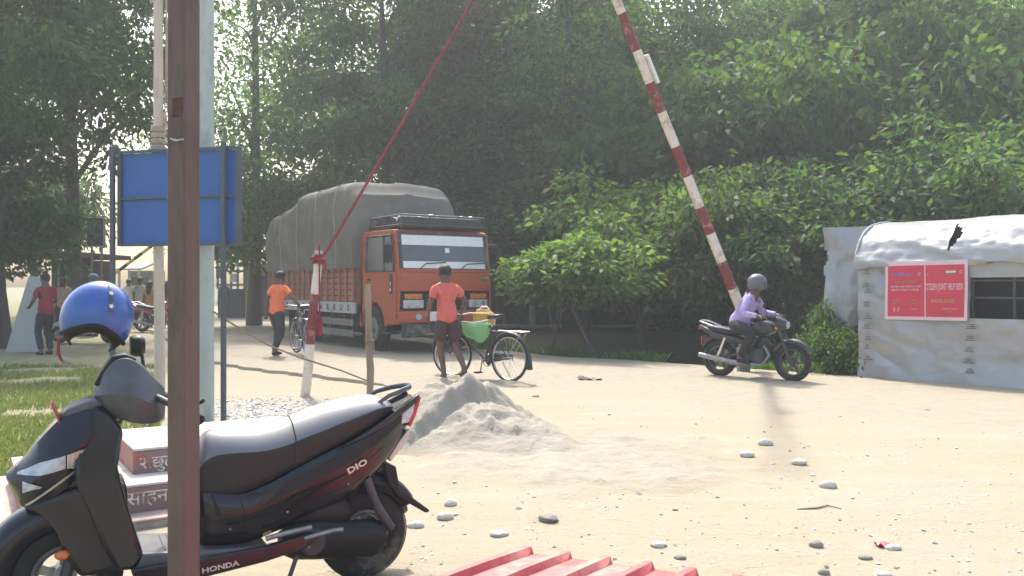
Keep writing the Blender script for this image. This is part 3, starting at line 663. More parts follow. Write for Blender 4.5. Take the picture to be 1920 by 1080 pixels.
for k in range(5): MB().bb((-w_/2+k*w_/4-.04, -.02, 1.3), (-w_/2+k*w_/4+.04, .06, 2.6)).build('bar', M['rail_grey'], r)
for z in (1.42, 2.02, 2.62): MB().bb((-w_/2-.05, -.05, z), (w_/2+.05, -.021, z+.09)).build('rail', M['rail_grey'], r)
for k, (x0, x1, z0, z1) in enumerate(((-.62, -.33, 1.75, 2.3), (.0, .27, 1.6, 1.95))):
    MB().bb((x0, -.08, z0), (x1, -.052, z1)).build('notice', M['kiosk_white'] if k else M['c_blue'], r)
r, w_ = blockthing('yellow_house', 'low yellow-brown building behind the walking man, beside the grey gate', 'house', 458, 600, 40, -0.1, 2.3, 3, M['wall_yellow'])
MB().bb((-w_/2-.3, -.5, 2.32), (w_/2+.3, 3.3, 2.45)).build('roof', M['kiosk_grey'], r)
MB().bb((-1.2, -.03, 0), (-.4, 0.0, 1.9)).build('door', M['hut_brown'], r)
r, w_ = blockthing('shed', 'plain teal green shed wall right behind the truck cab', 'shed', 900, 958, 33, -0.1, 2.15, 2.5, M['wall_teal'])
MB().bb((-w_/2-.2, -.3, 2.17), (w_/2+.2, 2.7, 2.27)).build('roof', M['kiosk_grey'], r)
r, w_ = blockthing('low_wall', 'long low dark wall along the far bank behind the small trees', 'wall', 890, 1620, 29.5, -0.3, 1.05, 0.25, M['wall_dark'])
MB().bb((-w_/2, -.05, 1.053), (w_/2, .3, 1.12)).build('coping', M['wall_dark'], r)
a, b = W(925, 27.6, 0.12), W(1372, 27.2, 0.12)
tag(MB().tube([a, a.lerp(b, .3)+Vector((0, 0, -.03)), a.lerp(b, .65), b], .07, 10).build('pipe', M['pipe']), 'long pale pipe lying along the far side of the ditch', 'pipe')
r = thing('marker_post', 'short pale concrete post beyond the small trees', 'post', W(998, 28))
MB().tube([(0, 0, -.2), (0, 0, .75)], [.12, .1], 8).build('shaft', M['kiosk_white'], r); MB().ell((0, 0, .75), (.1, .1, .06), 10, 6).build('cap', M['kiosk_white'], r)
for k, (px0, px1, d0, d1, z0, z1, mat) in enumerate(((102, 126, 26, 26, 2.9, 3.4, 'wall_dark'), (127, 151, 25.8, 25.9, 2.45, 3.2, 'hut_brown'), (163, 191, 26.2, 26.1, 2.65, 3.5, 'dark_void'))):
    lab = ('small dark signboard with a pale rim, leftmost of three above the hut', 'plain brown signboard, middle of three above the hut', 'black signboard right of the hut, largest of three')[k]
    a, b = W(px0, d0), W(px1, d1); r = thing('signboard', lab, 'signboard', ((a.x+b.x)/2, d0, 0)); hw = (b.x-a.x)/2
    MB().bb((-hw, 0, z0), (hw, .06, z1)).build('panel', M[mat], r)
    f = MB(); t_ = .035
    for lo, hi in (((-hw-t_, -.01, z0-t_), (-hw, .07, z1+t_)), ((hw, -.01, z0-t_), (hw+t_, .07, z1+t_)), ((-hw, -.01, z1), (hw, .07, z1+t_)), ((-hw, -.01, z0-t_), (hw, .07, z0))): f.bb(lo, hi)
    f.build('frame', M['kiosk_grey'] if k != 1 else M['hut_brown'], r)
    for sx in (-.6, .6): MB().tube([(sx*hw, .1, -.1), (sx*hw, .1, z1)], .035, 8).build('post', M['rail_grey'], r)
r = thing('far_barrier', 'thin raised barrier pole striped yellow and black far behind the blue sign', 'barrier', W(196, 33))
a, b = Vector((0, 0, 1.6)), Vector((2.05, .6, 3.35))
for k in range(8):
    MB().cyl(a.lerp(b, k/8), a.lerp(b, (k+1)/8), .065, 8).build('stripe', M['yellow_paint'] if k % 2 else M['dark_void'], r)
MB().bb((-.12, -.1, -.1), (.12, .1, 1.62)).build('stand', M['rail_grey'], r)
# leaning board
r = thing('leaning_board', 'tall plain grey board, narrow at the top, beside the person in dark red', 'board', W(45, 18.0))
pl = [(-.40, .0), (.40, .02), (.34, 1.55), (.2, 1.60), (.05, 1.62), (-.02, 1.6)]
MB().prism(pl, lambda x, z: (x, .0+.12*z, z), lambda x, z: (x, .05+.12*z, z)).build('panel', M['panel_grey'], r, bevel=.006)
MB().tube([(.1, .25, 1.4), (.15, .75, -.05)], .025, 6).build('strut', M['wood_pole'], r)

# ------------------------------------------------------------------ posts, poles and the sign
r = thing('steel_post', 'thick brown painted steel post standing in front of the scooter', 'post', (W(344.5, 3.0).x, 3.0, 0), radians(-23))
MB().bb((-.039, -.039, -.1), (.039, .039, 4.2)).build('shaft', M['brown_paint'], r, bevel=.006)
MB().bb((-.09, -.09, -.05), (.09, .09, .012)).build('base_plate', M['brown_paint'], r, bevel=.003)
MB().tube([(-.02, -.042, 1.915), (.01, -.043, 1.905), (.037, -.041, 1.908)], [.003, .006, .003], 6).build('weld_bead', M['steel'], r)
mbp = MB(); mbp.bb((-.012, -.0412, 1.99), (.033, -.0392, 2.055)); mbp.build('rust_patch', pmat('rust', (0.09, 0.035, 0.022), 0.8, 0.3, 30, bump=.4), r)
g = G(388, 787); r = thing('steel_pole', 'round pale teal steel pole right of the brown post', 'pole', (g.x, g.y, 0))
MB().tube([(0, 0, -.1), (0, 0, 2.2), (0, 0, 6.0)], [.074, .073, .072], 20).build('shaft', M['teal_pole'], r)
MB().torus((0, 0, 2.62), .073, .006, 'z', 20, 6).build('joint_ring', M['teal_pole'], r)
r = thing('bamboo_pole', 'slim whitish bamboo pole left of the brown post, bound with rope', 'pole', (W(299, 9).x, 9.0, 0))
ptsb = [Vector((-.025*z/6+.006*sin(z*2), 0, z)) for z in np.linspace(-.1, 6.0, 16)]
MB().tube(ptsb, [.056-.001*i+(.002 if i % 2 else 0) for i in range(16)], 12).build('shaft', M['bamboo'], r)
for z in (.35, .8, 1.25, 1.7, 2.15, 2.55, 3.4, 3.9, 4.4): MB().torus((-.025*z/6, 0, z), .054, .004, 'z', 14, 5).build('node_ring', M['bamboo'], r)
mb = MB()
for k in range(11): mb.torus((-.012, 0, 2.74+.033*k+.006*sin(k*3)), .062, .017, 'z', 18, 6)
mb.tube([(.05, -.02, 3.08), (.085, -.05, 3.16), (.06, -.04, 3.22), (.095, 0, 3.25), (.075, .02, 3.5), (.06, .02, 4.6), (.05, .02, 6.0)], [.016, .018, .016, .014, .009, .009, .009], 6)
mb.tube([(.05, .02, 3.2), (.055, .03, 4.0), (.07, .03, 6.0)], .007, 6)
mb.tube([(.06, -.06, 3.14), (.1, -.07, 3.1), (.09, -.07, 3.0)], .009, 6)
tag(mb.build('binding_rope', M['rope_pale']), 'pale rope wound many times round the bamboo pole', 'rope')
bpy.data.objects['binding_rope'].location = r.location
# blue sign seen from behind
a, b = W(228, 8.95), W(449, 8.62); L_ = (b-a).length; an = math.atan2(b.y-a.y, b.x-a.x)
r = thing('blue_signboard', 'big blue signboard seen from the back on two thin steel posts', 'signboard', a, an)
MB().bb((0.02, -.012, 1.845), (L_, .012, 2.785)).build('panel', M['sign_blue'], r)
for x in (0, L_): MB().bb((x-.02, -.045, 1.82), (x+.02, .02, 2.81)).build('side_frame', M['sign_frame'], r, bevel=.003)
for z, t_ in ((1.83, .028), (2.8, .028), (2.315, .02)): MB().bb((.02, -.042, z-t_/2), (L_-.02, -.0125, z+t_/2)).build('rail', M['sign_frame'], r)
xr = L_*(427-228)/(449-228)
for x in (-.055, xr): MB().bb((x-.022, -.09, -.1), (x+.022, -.047, 2.86)).build('post', M['sign_frame'], r, bevel=.004)

# plinth
r = thing('stepped_plinth', 'stepped concrete plinth with white treads and peeling red faces lettered in white', 'plinth', (-2.96, 4.96, 0), math.atan2(.545, .84))
for (x0, x1, y0, y1, z0, z1, mf, mt) in ((-.22, 2.3, -.47, 1.3, -.15, .035, 'plinth_pink', 'plinth_pink'), (.085, 2.05, -.29, 1.05, .035, .205, 'plinth_red', 'plinth_white'), (.70, 1.95, 0, .85, .205, .365, 'plinth_red', 'plinth_white')):
    st = MB().bb((x0, y0, z0), (x1, y1, z1)).build('step', M[mf], r, bevel=.012)
    MB().bb((x0+.004, y0-.006, z1), (x1-.004, y1-.004, z1+.016)).build('tread', M[mt], st, bevel=.006)
text_mesh('२.छुट मुरली', .105, M['worn_print'], 'lettering', .001, r, 0.001, 'LEFT', frame_M((.73, -.0022, .285), (1, 0, 0), (0, 0, 1)))
text_mesh('साहन पहल ८', .115, M['worn_print'], 'lettering', .001, r, 0.0, 'LEFT', frame_M((.62, -.2922, .135), (1, 0, 0), (0, 0, 1)))
# painted post that takes the barrier, and the stick
g = G(572, 742); r = thing('striped_post', 'leaning round post painted white, dark red and white, with a red knot on top', 'post', (g.x, g.y, 0))
top = W(598, g.y, 1.4+67/1600*g.y)-g
cuts = [0, .355, .70, 1.0]
for k, mt in enumerate(('stripe_white', 'stripe_red', 'stripe_white')):
    p0, p1 = top*cuts[k], top*cuts[k+1]
    if k == 0: p0 = -top*.03
    MB().tube([p0, p0.lerp(p1, .5)+Vector((.006*(-1)**k, 0, 0)), p1], [.064-.004*k, .062-.004*k, .061-.004*k], 14).build('painted_band', M[mt], r)
PT = g+top
g2 = G(693, 737); r = thing('wooden_stick', 'rough bare wooden stick planted in the ground right of the striped post', 'stick', (g2.x, g2.y, 0))
MB().tube([(0, 0, -.1), (.012, 0, .3), (-.01, 0, .62), (-.012, 0, 1.0), (-.03, 0, 1.43)], [.042, .05, .044, .042, .046], 10).build('shaft', M['wood_pole'], r)
mb = MB()
for k in range(3): mb.torus((0, 0, .63+.03*k), .052, .012, 'z', 14, 6)
mb.tube([(.03, -.05, .65), (.07, -.06, .6), (.06, -.06, .52)], .009, 6); mb.build('rope_knot', M['rope_brown'], r)
# slack rope from the pole to the stick
pts = [W(401, 8.9, 1.4-48/1600*8.9), W(440, 9.4, .97), W(500, 10.0, .72), W(560, 10.6, .52), W(640, 10.95, .32), (g2.x, g2.y-.06, .16)]
tag(MB().tube([p for p in resample([tuple(p) for p in pts], 5)] if False else [Vector(p) for p in pts], .011, 6).build('slack_rope', M['rope_brown']), 'thin slack rope sagging from the teal pole to the wooden stick', 'rope')

# barrier boom
P0 = W(1396, 14.0, 1.4-60/1600*14.0); TIP = W(1030, 12.4, 1.4+850/1600*12.4)
def boom_t(py):
    lo, hi = -0.3, 1.2
    for _ in range(50):
        m = (lo+hi)/2; p = P0.lerp(TIP, m)
        if 537-1600*(p.z-1.4)/p.y > py: lo = m
        else: hi = m
    return lo
bd = (TIP-P0).normalized()
r = thing('barrier_boom', 'raised road barrier pole striped dark red and white, leaning up to the left', 'barrier', (P0.x, P0.y, 0))
o0 = Vector((P0.x, P0.y, 0))
ys_ = [640, 590, 540, 490, 437, 388, 330, 275, 210, 155, 95, 25, -40, -105, -170, -240, -315]
for k in range(len(ys_)-1):
    p, q = P0.lerp(TIP, boom_t(ys_[k]))-o0, P0.lerp(TIP, boom_t(ys_[k+1]))-o0
    ra, rb = .083-.0012*k, .083-.0012*(k+1)
    MB().tube([p, q], [ra, rb], 16).build('painted_band', M['stripe_white'] if k % 2 else M['stripe_red'], r)
p, q = P0.lerp(TIP, boom_t(162))-o0, P0.lerp(TIP, boom_t(108))-o0
R_ = bd.to_track_quat('Z', 'Y').to_matrix(); side = Vector((bd.z, 0, -bd.x)).normalized()
MB().box((p+q)/2+side*.10, (.12, .05, (q-p).length), R_).build('white_sleeve', M['white_paint'], r, bevel=.01)
MB().bb((-.09, -.02, -.2), (.09, .16, 1.05)).build('stand', M['rail_grey'], r, bevel=.01)
MB().box((P0.lerp(TIP, boom_t(650))-o0), (.36, .22, .3), R_).build('counterweight', M['chassis'], r, bevel=.02)
# red rope from the post to the boom tip
e = PT+Vector((.03, 0, -.12)); q = []
for k in range(15):
    t = k/14; p = e.lerp(TIP-bd*.25, t); q.append(p+Vector((0, 0, -.25*t*(1-t))))
mb = MB(); mb.tube(q, .020, 7)
for t in (.38, .62): 
    p = e.lerp(TIP-bd*.25, t); mb.ell(p+Vector((0, 0, -.25*t*(1-t))), (.035, .035, .05), 8, 6)
tag(mb.build('red_rope', M['rope_red']), 'long taut dark red rope rising from the striped post to the barrier tip', 'rope')
mb = MB()
for k in range(3): mb.torus(PT+Vector((-.005, 0, -.15+.04*k)), .066, .022, 'z', 16, 6)
mb.ell(PT+Vector((.05, -.06, -.13)), (.06, .05, .05), 10, 7); mb.ell(PT+Vector((-.05, -.06, -.1)), (.045, .04, .035), 9, 6)
mb.tube([PT+Vector((.07, -.06, -.1)), PT+Vector((.10, -.07, -.2)), PT+Vector((.09, -.07, -.32))], [.02, .018, .006], 6)
tag(mb.build('red_knot', M['rope_red']), 'red cloth knot tied round the top of the striped post', 'cloth')
q0 = W(599, g.y-.07, 1.4-55/1600*g.y)
mb = MB(); mb.grid(6, 8, lambda u, v: (q0.x-.05+.1*u*(1-.3*v), q0.y-.02*sin(9*u+3*v), q0.z-.24*v+.03*sin(6*u)))
mb.grid(2, 8, lambda u, v: (q0.x-.01+.02*u, q0.y+.0, q0.z+.9*(1-v)))
tag(mb.build('hanging_rag', M['rope_red']), 'small red rag hanging low on the right of the striped post', 'cloth')

# power cables in front of the grove
for k, (y0, y1) in enumerate(((290, 268), (278, 258), (270, 250))):
    a, b = W(985, 29.3, 1.4+(537-y0)/1600*29.3), W(1280, 29.8, 1.4+(537-y1)/1600*29.8)
    a2 = a+(a-b)*.25; b2 = b+(b-a)*.25
    pts = [a2.lerp(b2, t/16)+Vector((0, 0, -.12*sin(pi*t/16))) for t in range(17)]
    tag(MB().tube(pts, .010, 5).build('power_cable', M['pipe']), ('lowest of three thin cables strung in front of the grove', 'middle one of three thin cables strung in front of the grove', 'highest of three thin cables strung in front of the grove')[k], 'cable', 'cables strung before the trees')

# red profiled sheet on the ground
a, b = Vector((.054, 4.35)), Vector((.822, 3.985)); ex = (b-a).normalized()
r = thing('roofing_sheet', 'red ribbed metal roofing sheet lying at the bottom edge', 'metal sheet', (a.x, a.y, 0.045), math.atan2(ex.y, ex.x))
prof = []; x = 0
while x < 1.5: prof += [(x, 0), (x+.012, .034), (x+.05, .034), (x+.062, 0)]; x += .21
prof.append((x, 0)); dv = Vector((-.272-.054, 3.96-4.35)); dvl = Matrix.Rotation(-math.atan2(ex.y, ex.x), 2) @ dv; dvl.normalize()
mb = MB(); mb.loft([[(px_+dvl.x*t, dvl.y*t, z+.012*sin(t*3+px_*2)) for px_, z in prof] for t in np.linspace(0, 2.0, 12)], closed=False, cap=False)
o = mb.build('sheet', M['sheet_red'], r, angle=20); s_ = o.modifiers.new('solid', 'SOLIDIFY'); s_.thickness = .003
for x in (.1, 1.2): MB().tube([(x+dvl.x*.25, dvl.y*.25, -.03), (x+dvl.x*.25+.1, dvl.y*.25, -.03)], .03, 8).build('prop_block', M['wood_pole'], r)

# ------------------------------------------------------------------ silver tarpaulin shelter
SA = math.atan2(-.714, .7)
r = thing('tarpaulin_shelter', 'long shelter of wrinkled silver tarpaulin with a rounded roof and a dark barred window', 'shelter', (5.4, 13.3, -.03), SA)
def wr(x, z, s=1):
    return .035*fbm(x*2.1, z*2.1, 21+s)+.03*(1-abs(noise2(x*1.1+z*1.6, z*.5-x*.3, 31+s)))**6+.035*math.sin(3.1*(x*1.0+z*1.5)+2*noise2(x, z, s))*noise2(x*.9, z*.9, 5+s)+.010*fbm(x*7, z*5, 25+s, 3)
mb = MB(); LX = 5.2
mb.grid(150, 60, lambda u, v: (LX*u, -.012+wr(LX*u, 1.8*v)*min(1, v*4+.3) - .05*(1-min(1, v*5))*(1+noise2(LX*u*3, 1, 1)), 1.80*v),
        skip=lambda u, v: 1.61 < LX*u < 2.97 and .985 < 1.8*v < 1.565)
mb.build('front_wall', M['tarp_silver'], r, angle=60)
prf = [(-.05, 1.70), (-.055, 1.80), (.02, 1.98), (.17, 2.17), (.38, 2.32), (.7, 2.42), (1.3, 2.48), (1.9, 2.40), (2.4, 2.15), (2.7, 1.75), (2.75, .9), (2.75, 0)]
pr = resample(prf, 6)
def roof(u, v):
    k = v*(len(pr)-1); i = min(int(k), len(pr)-2); p = pr[i].lerp(pr[i+1], k-i); x = LX*u
    hem = .07*noise2(x*1.7, 3, 4)*max(0, 1-v*14)
    w2 = wr(x*.8+p.y*.7, p.x*1.3+p.y*1.3, 3)*1.3
    sag = -.05*sin(x*1.3+.5)**2*sin(pi*min(1, v*1.6))
    return (x-.02, p.x-w2*.7-(.01 if v < .1 else 0), p.y+hem+w2*.30+sag*.35+.012*x)
mb = MB(); mb.grid(150, 64, roof, skip=lambda u, v: 1.33 < LX*u < 1.33+.16*(1-abs(v-.27)/.12) and .16 < v < .38)
mb.build('roof', M['tarp_silver'], r, angle=60)
mb = MB(); mb.grid(30, 30, lambda u, v: (0.0+.02*wr(u*3, v*3, 8), .01+2.72*u, v*(1.75+.7*math.sin(pi*min(1, max(0, u)))**.6)))
mb.build('end_wall', M['tarp_silver'], r)
f = MB()
f.bb((1.6, .02, 1.50), (2.98, .05, 1.525)); f.bb((1.6, .02, 1.255), (2.98, .05, 1.285))
for x in (1.602, 2.135, 2.95): f.bb((x, .052, .985), (x+.035, .08, 1.56))
f.build('window_bars', M['dark_steel'], r)
MB().bb((1.4, .5, .5), (3.3, .53, 1.75)).build('dark_interior_sheet', M['dark_void'], r)  # added near-black sheet, painted shade of the interior behind the window
hoop = [Vector((-.03, p.x, p.y+.01)) for p in pr[:50]]
MB().tube(hoop, .022, 8).build('hoop_frame', M['tarp_silver'], r)
mk = MB(); rg = random.Random(4)
def mark(x, z, w2, y=-.062):
    for q in range(3):
        ww = w2*rg.uniform(.5, 1)*(1 if q == 0 else .55); mk.bb((x-ww/2, y, z+.026*q), (x+ww/2, y+.002, z+.026*q+.014))
for z in (1.62, 1.42, 1.33, 1.12, .93, .78, .60, .47, .3): mark(.16+rg.uniform(-.02, .02), z, .16)
for z in (.83, .66, .50, .34, .2): mark(1.62+rg.uniform(-.02, .02), z, .18)
mk.build('printed_mark', M['print_dark'], r); mk = MB()
# banner
b_ = thing('banner', 'square red banner with a white border tied on the silver shelter', 'banner', r.location, SA)
bx0, bx1, bz0, bz1 = .44, 1.60, .93, 1.80; by = -.085
def bf(u, v, dy=0): return (bx0+(bx1-bx0)*u, by+dy+.016*sin(5*u+2.5*v)+.008*sin(11*u-6*v), bz0+(bz1-bz0)*v+.012*u)
mb = MB(); mb.grid(14, 10, bf); mb.build('border', M['banner_pink'], b_)
def panel(u0, u1, v0, v1, mat, name, dy=-.003):
    mb = MB(); mb.grid(8, 8, lambda u, v: bf(u0+(u1-u0)*u, v0+(v1-v0)*v, dy)); mb.build(name, M[mat], b_)
panel(.035, .497, .055, .925, 'banner_red', 'panel'); panel(.512, .965, .055, .925, 'banner_red', 'panel')
def btext(t, u, v, size, mat, sx=1.0, bold=0, name='lettering'):
    p = Vector(bf(u, v, -.006)); text_mesh(t, size, M[mat], name, .0005, b_, bold, 'CENTER', frame_M(p, (1, 0, 0.012), (0, 0, 1)), sx)
btext('नागरिक सहायता', .26, .77, .062, 'ink_purple', 1.1, .003); btext('C', .44, .775, .06, 'ink_pink', 1, .001); btext('◦', .44, .80, .06, 'ink_pink')
btext('संयुक्त सूचना केन्द्र', .26, .64, .04, 'ink_olive'); btext('सीमा क्षेत्र आवागमन सहजीकरण तथा सूचना', .265, .565, .036, 'ink_pink', .72, .0014); btext('सहायता तथा समन्वय कक्ष गौरीफन्टा', .255, .51, .036, 'ink_pink', .8, .0014)
btext('नागरिक', .14, .33, .034, 'ink_olive'); btext('समिति', .13, .28, .03, 'ink_olive'); btext('सहयोग संस्था', .38, .33, .034, 'ink_olive'); btext('कार्यालय', .38, .28, .03, 'ink_olive')
btext('EE  E', .13, .19, .05, 'ink_pink', 1.2, .001); btext('EE  E', .13, .15, .04, 'ink_pink', 1.2, .001); btext('नेपाल सरकार', .38, .18, .026, 'ink_pink')
btext('CITIZEN JOINT HELP DESK', .738, .555, .13, 'ink_pink', .335, .003)
btext('POLICE', .72, .32, .06, 'ink_olive', 1.6, .002); btext(':', .535, .77, .06, 'white_print'); btext('सेवा', .64, .77, .032, 'ink_olive')
btext('C', .925, .80, .06, 'ink_pink', 1, .001); btext('सहयोग तथा समन्वय', .80, .19, .026, 'ink_pink'); btext('कैलाली', .79, .14, .028, 'ink_green')
for k, mt in enumerate(('ink_olive', 'white_print', 'ink_green')): panel(.755, .87, .815-.022*k, .835-.022*k, mt, 'flag_band', -.0062)
for u0, u1 in ((.0, .02), (.98, 1.0)):
    pass
# hanging flap on the left
r2 = thing('hanging_tarpaulin', 'torn silver sheet hanging on poles left of the shelter', 'tarpaulin', W(1585, 14.7), radians(-12))
def flap(u, v):
    x = -.40+1.1*u+.05*noise2(v*3, 2, 8)*(1-u); zb = .66+.06*noise2(u*7, 1, 3)+.55*abs(u-.40); z = 2.42-(2.42-zb)*v
    return (x+.03*sin(5*v), .07*sin(6*u+3*v)+.07*fbm(u*3, v*3, 15)-.12*sin(pi*u)*v, z+.01*u)
mb = MB(); mb.grid(36, 44, flap, skip=lambda u, v: u < .05+.05*noise2(v*6, 2, 2) and v > .25); mb.build('sheet', M['tarp_silver'], r2, angle=60)
MB().tube([(-.25, .12, -.4), (-.25, .12, 2.4)], .025, 6).build('pole', M['wood_pole'], r2)
MB().tube([(-.30, .09, 2.40), (.7, .09, 2.40)], .014, 6).build('cross_pole', M['wood_pole'], r2)
# ------------------------------------------------------------------ loaded truck
TR = math.atan2(-.829, .559)
trk = thing('cargo_truck', 'orange cargo truck with a slatted body and a tall olive tarpaulin load, facing right', 'truck', (-1.36, 17.75, 0.0), TR)
def P(mb, name, mat, parent=trk, **k): return mb.build(name, M[mat] if isinstance(mat, str) else mat, parent, **k)
def wheel(x, y, name='wheel', dual=False):
    sgn = -1 if y < 0 else 1
    t = MB(); t.torus((0, 0, 0), .345, .15, 'y', 36, 10, rz=.13); o = P(t, name, 'rubber'); o.location = (x, y, .495)
    rm = MB(); rm.tube([(0, sgn*.10, 0), (0, sgn*.02, 0)], [.25, .2], 24); rm.torus((0, sgn*.10, 0), .245, .02, 'y', 28, 6)
    rm.build('rim', M['rail_grey'], o)
    h = MB(); h.tube([(0, sgn*.02, 0), (0, sgn*.13, 0)], [.09, .075], 14)
    for k in range(8):
        a = k*pi/4; h.tube([(.14*cos(a), sgn*.02, .14*sin(a)), (.14*cos(a), sgn*.06, .14*sin(a))], .018, 6)
    h.build('hub', M['chassis'], o)
    if dual:
        t = MB(); t.torus((0, -sgn*.3, 0), .345, .15, 'y', 30, 8, rz=.13); t.build('inner_tyre', M['rubber'], o)
    return o
for y in (-.98, .98): wheel(-1.25, y); wheel(-5.45, y*1.06, dual=True)
c = MB()
for y in (-.42, .42): c.bb((-7.6, y-.05, .62), (-.2, y+.05, .85))
for x in (-7.5, -6, -4, -2.4, -.5): c.bb((x-.05, -.369, .66), (x+.05, .369, .8))
P(c, 'chassis_frame', 'chassis')
c = MB(); c.cyl((-1.25, -.85, .495), (-1.25, .85, .495), .07); P(c, 'axle', 'chassis'); c = MB(); c.cyl((-5.45, -.7, .495), (-5.45, .7, .495), .09); c.ell((-5.45, 0, .495), (.24, .2, .22)); P(c, 'axle', 'chassis')
c = MB(); c.tube([(-3.9, -.75, .6), (-2.6, -.75, .6)], .25, 14); P(c, 'fuel_tank', 'chassis', bevel=.02)
c = MB(); c.bb((-4.7, -.9, .38), (-4.1, -.55, .68)); P(c, 'battery_box', 'chassis', bevel=.02)
# cab shell: side profile with a wheel arch
arch = [(-1.25+.62*cos(a), .50+.62*sin(a)) for a in np.linspace(pi*.92, pi*.06, 9)]
pr_ = [(-1.8, .62)]+arch+[(-.12, .62), (-.02, .66), (0, 1.28), (-.03, 1.72), (-.16, 2.50), (-.24, 2.56), (-1.74, 2.58), (-1.82, 2.5)]
for nm, y0, y1 in (('cab_side', -1.1, -1.06), ('cab_side', 1.06, 1.1)):
    P(MB().slab(pr_, y0, y1), nm, 'truck_orange', bevel=.012)
P(MB().bb((-1.82, -1.058, .64), (-1.76, 1.058, 2.54)), 'cab_back', 'truck_orange')
P(MB().slab([(-.14, 2.50), (-.24, 2.57), (-1.74, 2.59), (-1.82, 2.53), (-1.74, 2.53), (-.24, 2.51)], -1.058, 1.058), 'cab_roof', 'truck_orange', bevel=.01)
def fr(x_of_z, z0, z1, y0, y1, t=.02, off=0):   # strip on the sloping front
    mb = MB(); a, b = x_of_z(z0)+off, x_of_z(z1)+off
    return mb.add([(a, y0, z0), (a, y1, z0), (b, y1, z1), (b, y0, z1), (a-t, y0, z0), (a-t, y1, z0), (b-t, y1, z1), (b-t, y0, z1)],
                  [(0, 1, 2, 3), (7, 6, 5, 4), (0, 4, 5, 1), (1, 5, 6, 2), (2, 6, 7, 3), (3, 7, 4, 0)])
fx = lambda z: -.03-(z-1.72)*.13/.78 if z > 1.72 else -.03*(z-1.28)/.44
P(fr(fx, 1.30, 1.69, -1.06, 1.06, .03), 'front_panel', 'truck_orange', bevel=.012)
P(fr(fx, 1.70, 1.76, -1.06, 1.06, .03, -.012), 'cowl_strip', 'truck_orange')
P(fr(fx, 1.765, 2.47, -.98, .98, .01, -.004), 'windscreen', 'glass')
f = MB()
for y0, y1 in ((-1.06, -.982), (.982, 1.06)): 
    g_ = fr(fx, 1.765, 2.5, y0, y1, .03); f.add(g_.v, g_.f)
P(f, 'windscreen_pillar', 'chassis'); P(fr(fx, 2.475, 2.53, -1.058, 1.058, .03), 'roof_rim', 'chassis')
P(fr(fx, 2.25, 2.455, -.975, .975, .004, .001), 'sun_band', 'white_print'); P(fr(fx, 1.775, 1.915, -.975, .975, .004, .001), 'lower_band', 'white_print')
P(fr(fx, 2.10, 2.20, .02, .12, .002, .002), 'sticker', 'white_print')
for y in (-.62, .35):
    P(MB().tube([(fx(1.75)+.02, y, 1.75), (fx(1.86)+.025, y+.15, 1.87), (fx(1.93)+.02, y+.62, 1.90)], .011, 6), 'wiper', 'black_plastic')
P(MB().bb((-.04, -1.057, .93), (-.012, 1.057, 1.275)), 'grille', 'black_plastic')
for k in range(4): P(MB().bb((-.011, -.5, .98+.07*k), (.004, .5, 1.0+.07*k)), 'grille_slat', 'dark_steel')
for s in (-1, 1):
    y = s*.77
    P(MB().bb((-.01, min(y-.2, y+.2), 1.145), (.012, y+.2, 1.245)), 'indicator', 'lens_orange', bevel=.012)
    h = P(MB().bb((-.011, y-.23, .955), (.008, y+.23, 1.125)), 'headlight', 'lens_clear', bevel=.015)
    for k in (-.1, .1): MB().tube([(.006, y+k, 1.04), (.016, y+k, 1.04)], [.07, .06], 14).build('lamp', M['chrome'], h)
P(MB().bb((-.12, -1.1, .66), (.05, 1.1, .90)), 'bumper', 'truck_orange', bevel=.03)
P(MB().bb((-.1, -1.0, .36), (.035, 1.0, .64)), 'lower_bumper', 'chassis', bevel=.03)
P(MB().tube([(.06, -.55, .42), (.06, .55, .42)], .025, 8), 'tow_bar', 'rail_grey')
P(MB().bb((.052, -.42, .69), (.062, .02, .88)), 'number_plate', 'white_print', bevel=.004)
for y in (-.68, .68): P(MB().tube([(.05, y, .78), (.075, y, .78)], [.07, .06], 14), 'fog_lamp', 'lens_clear')
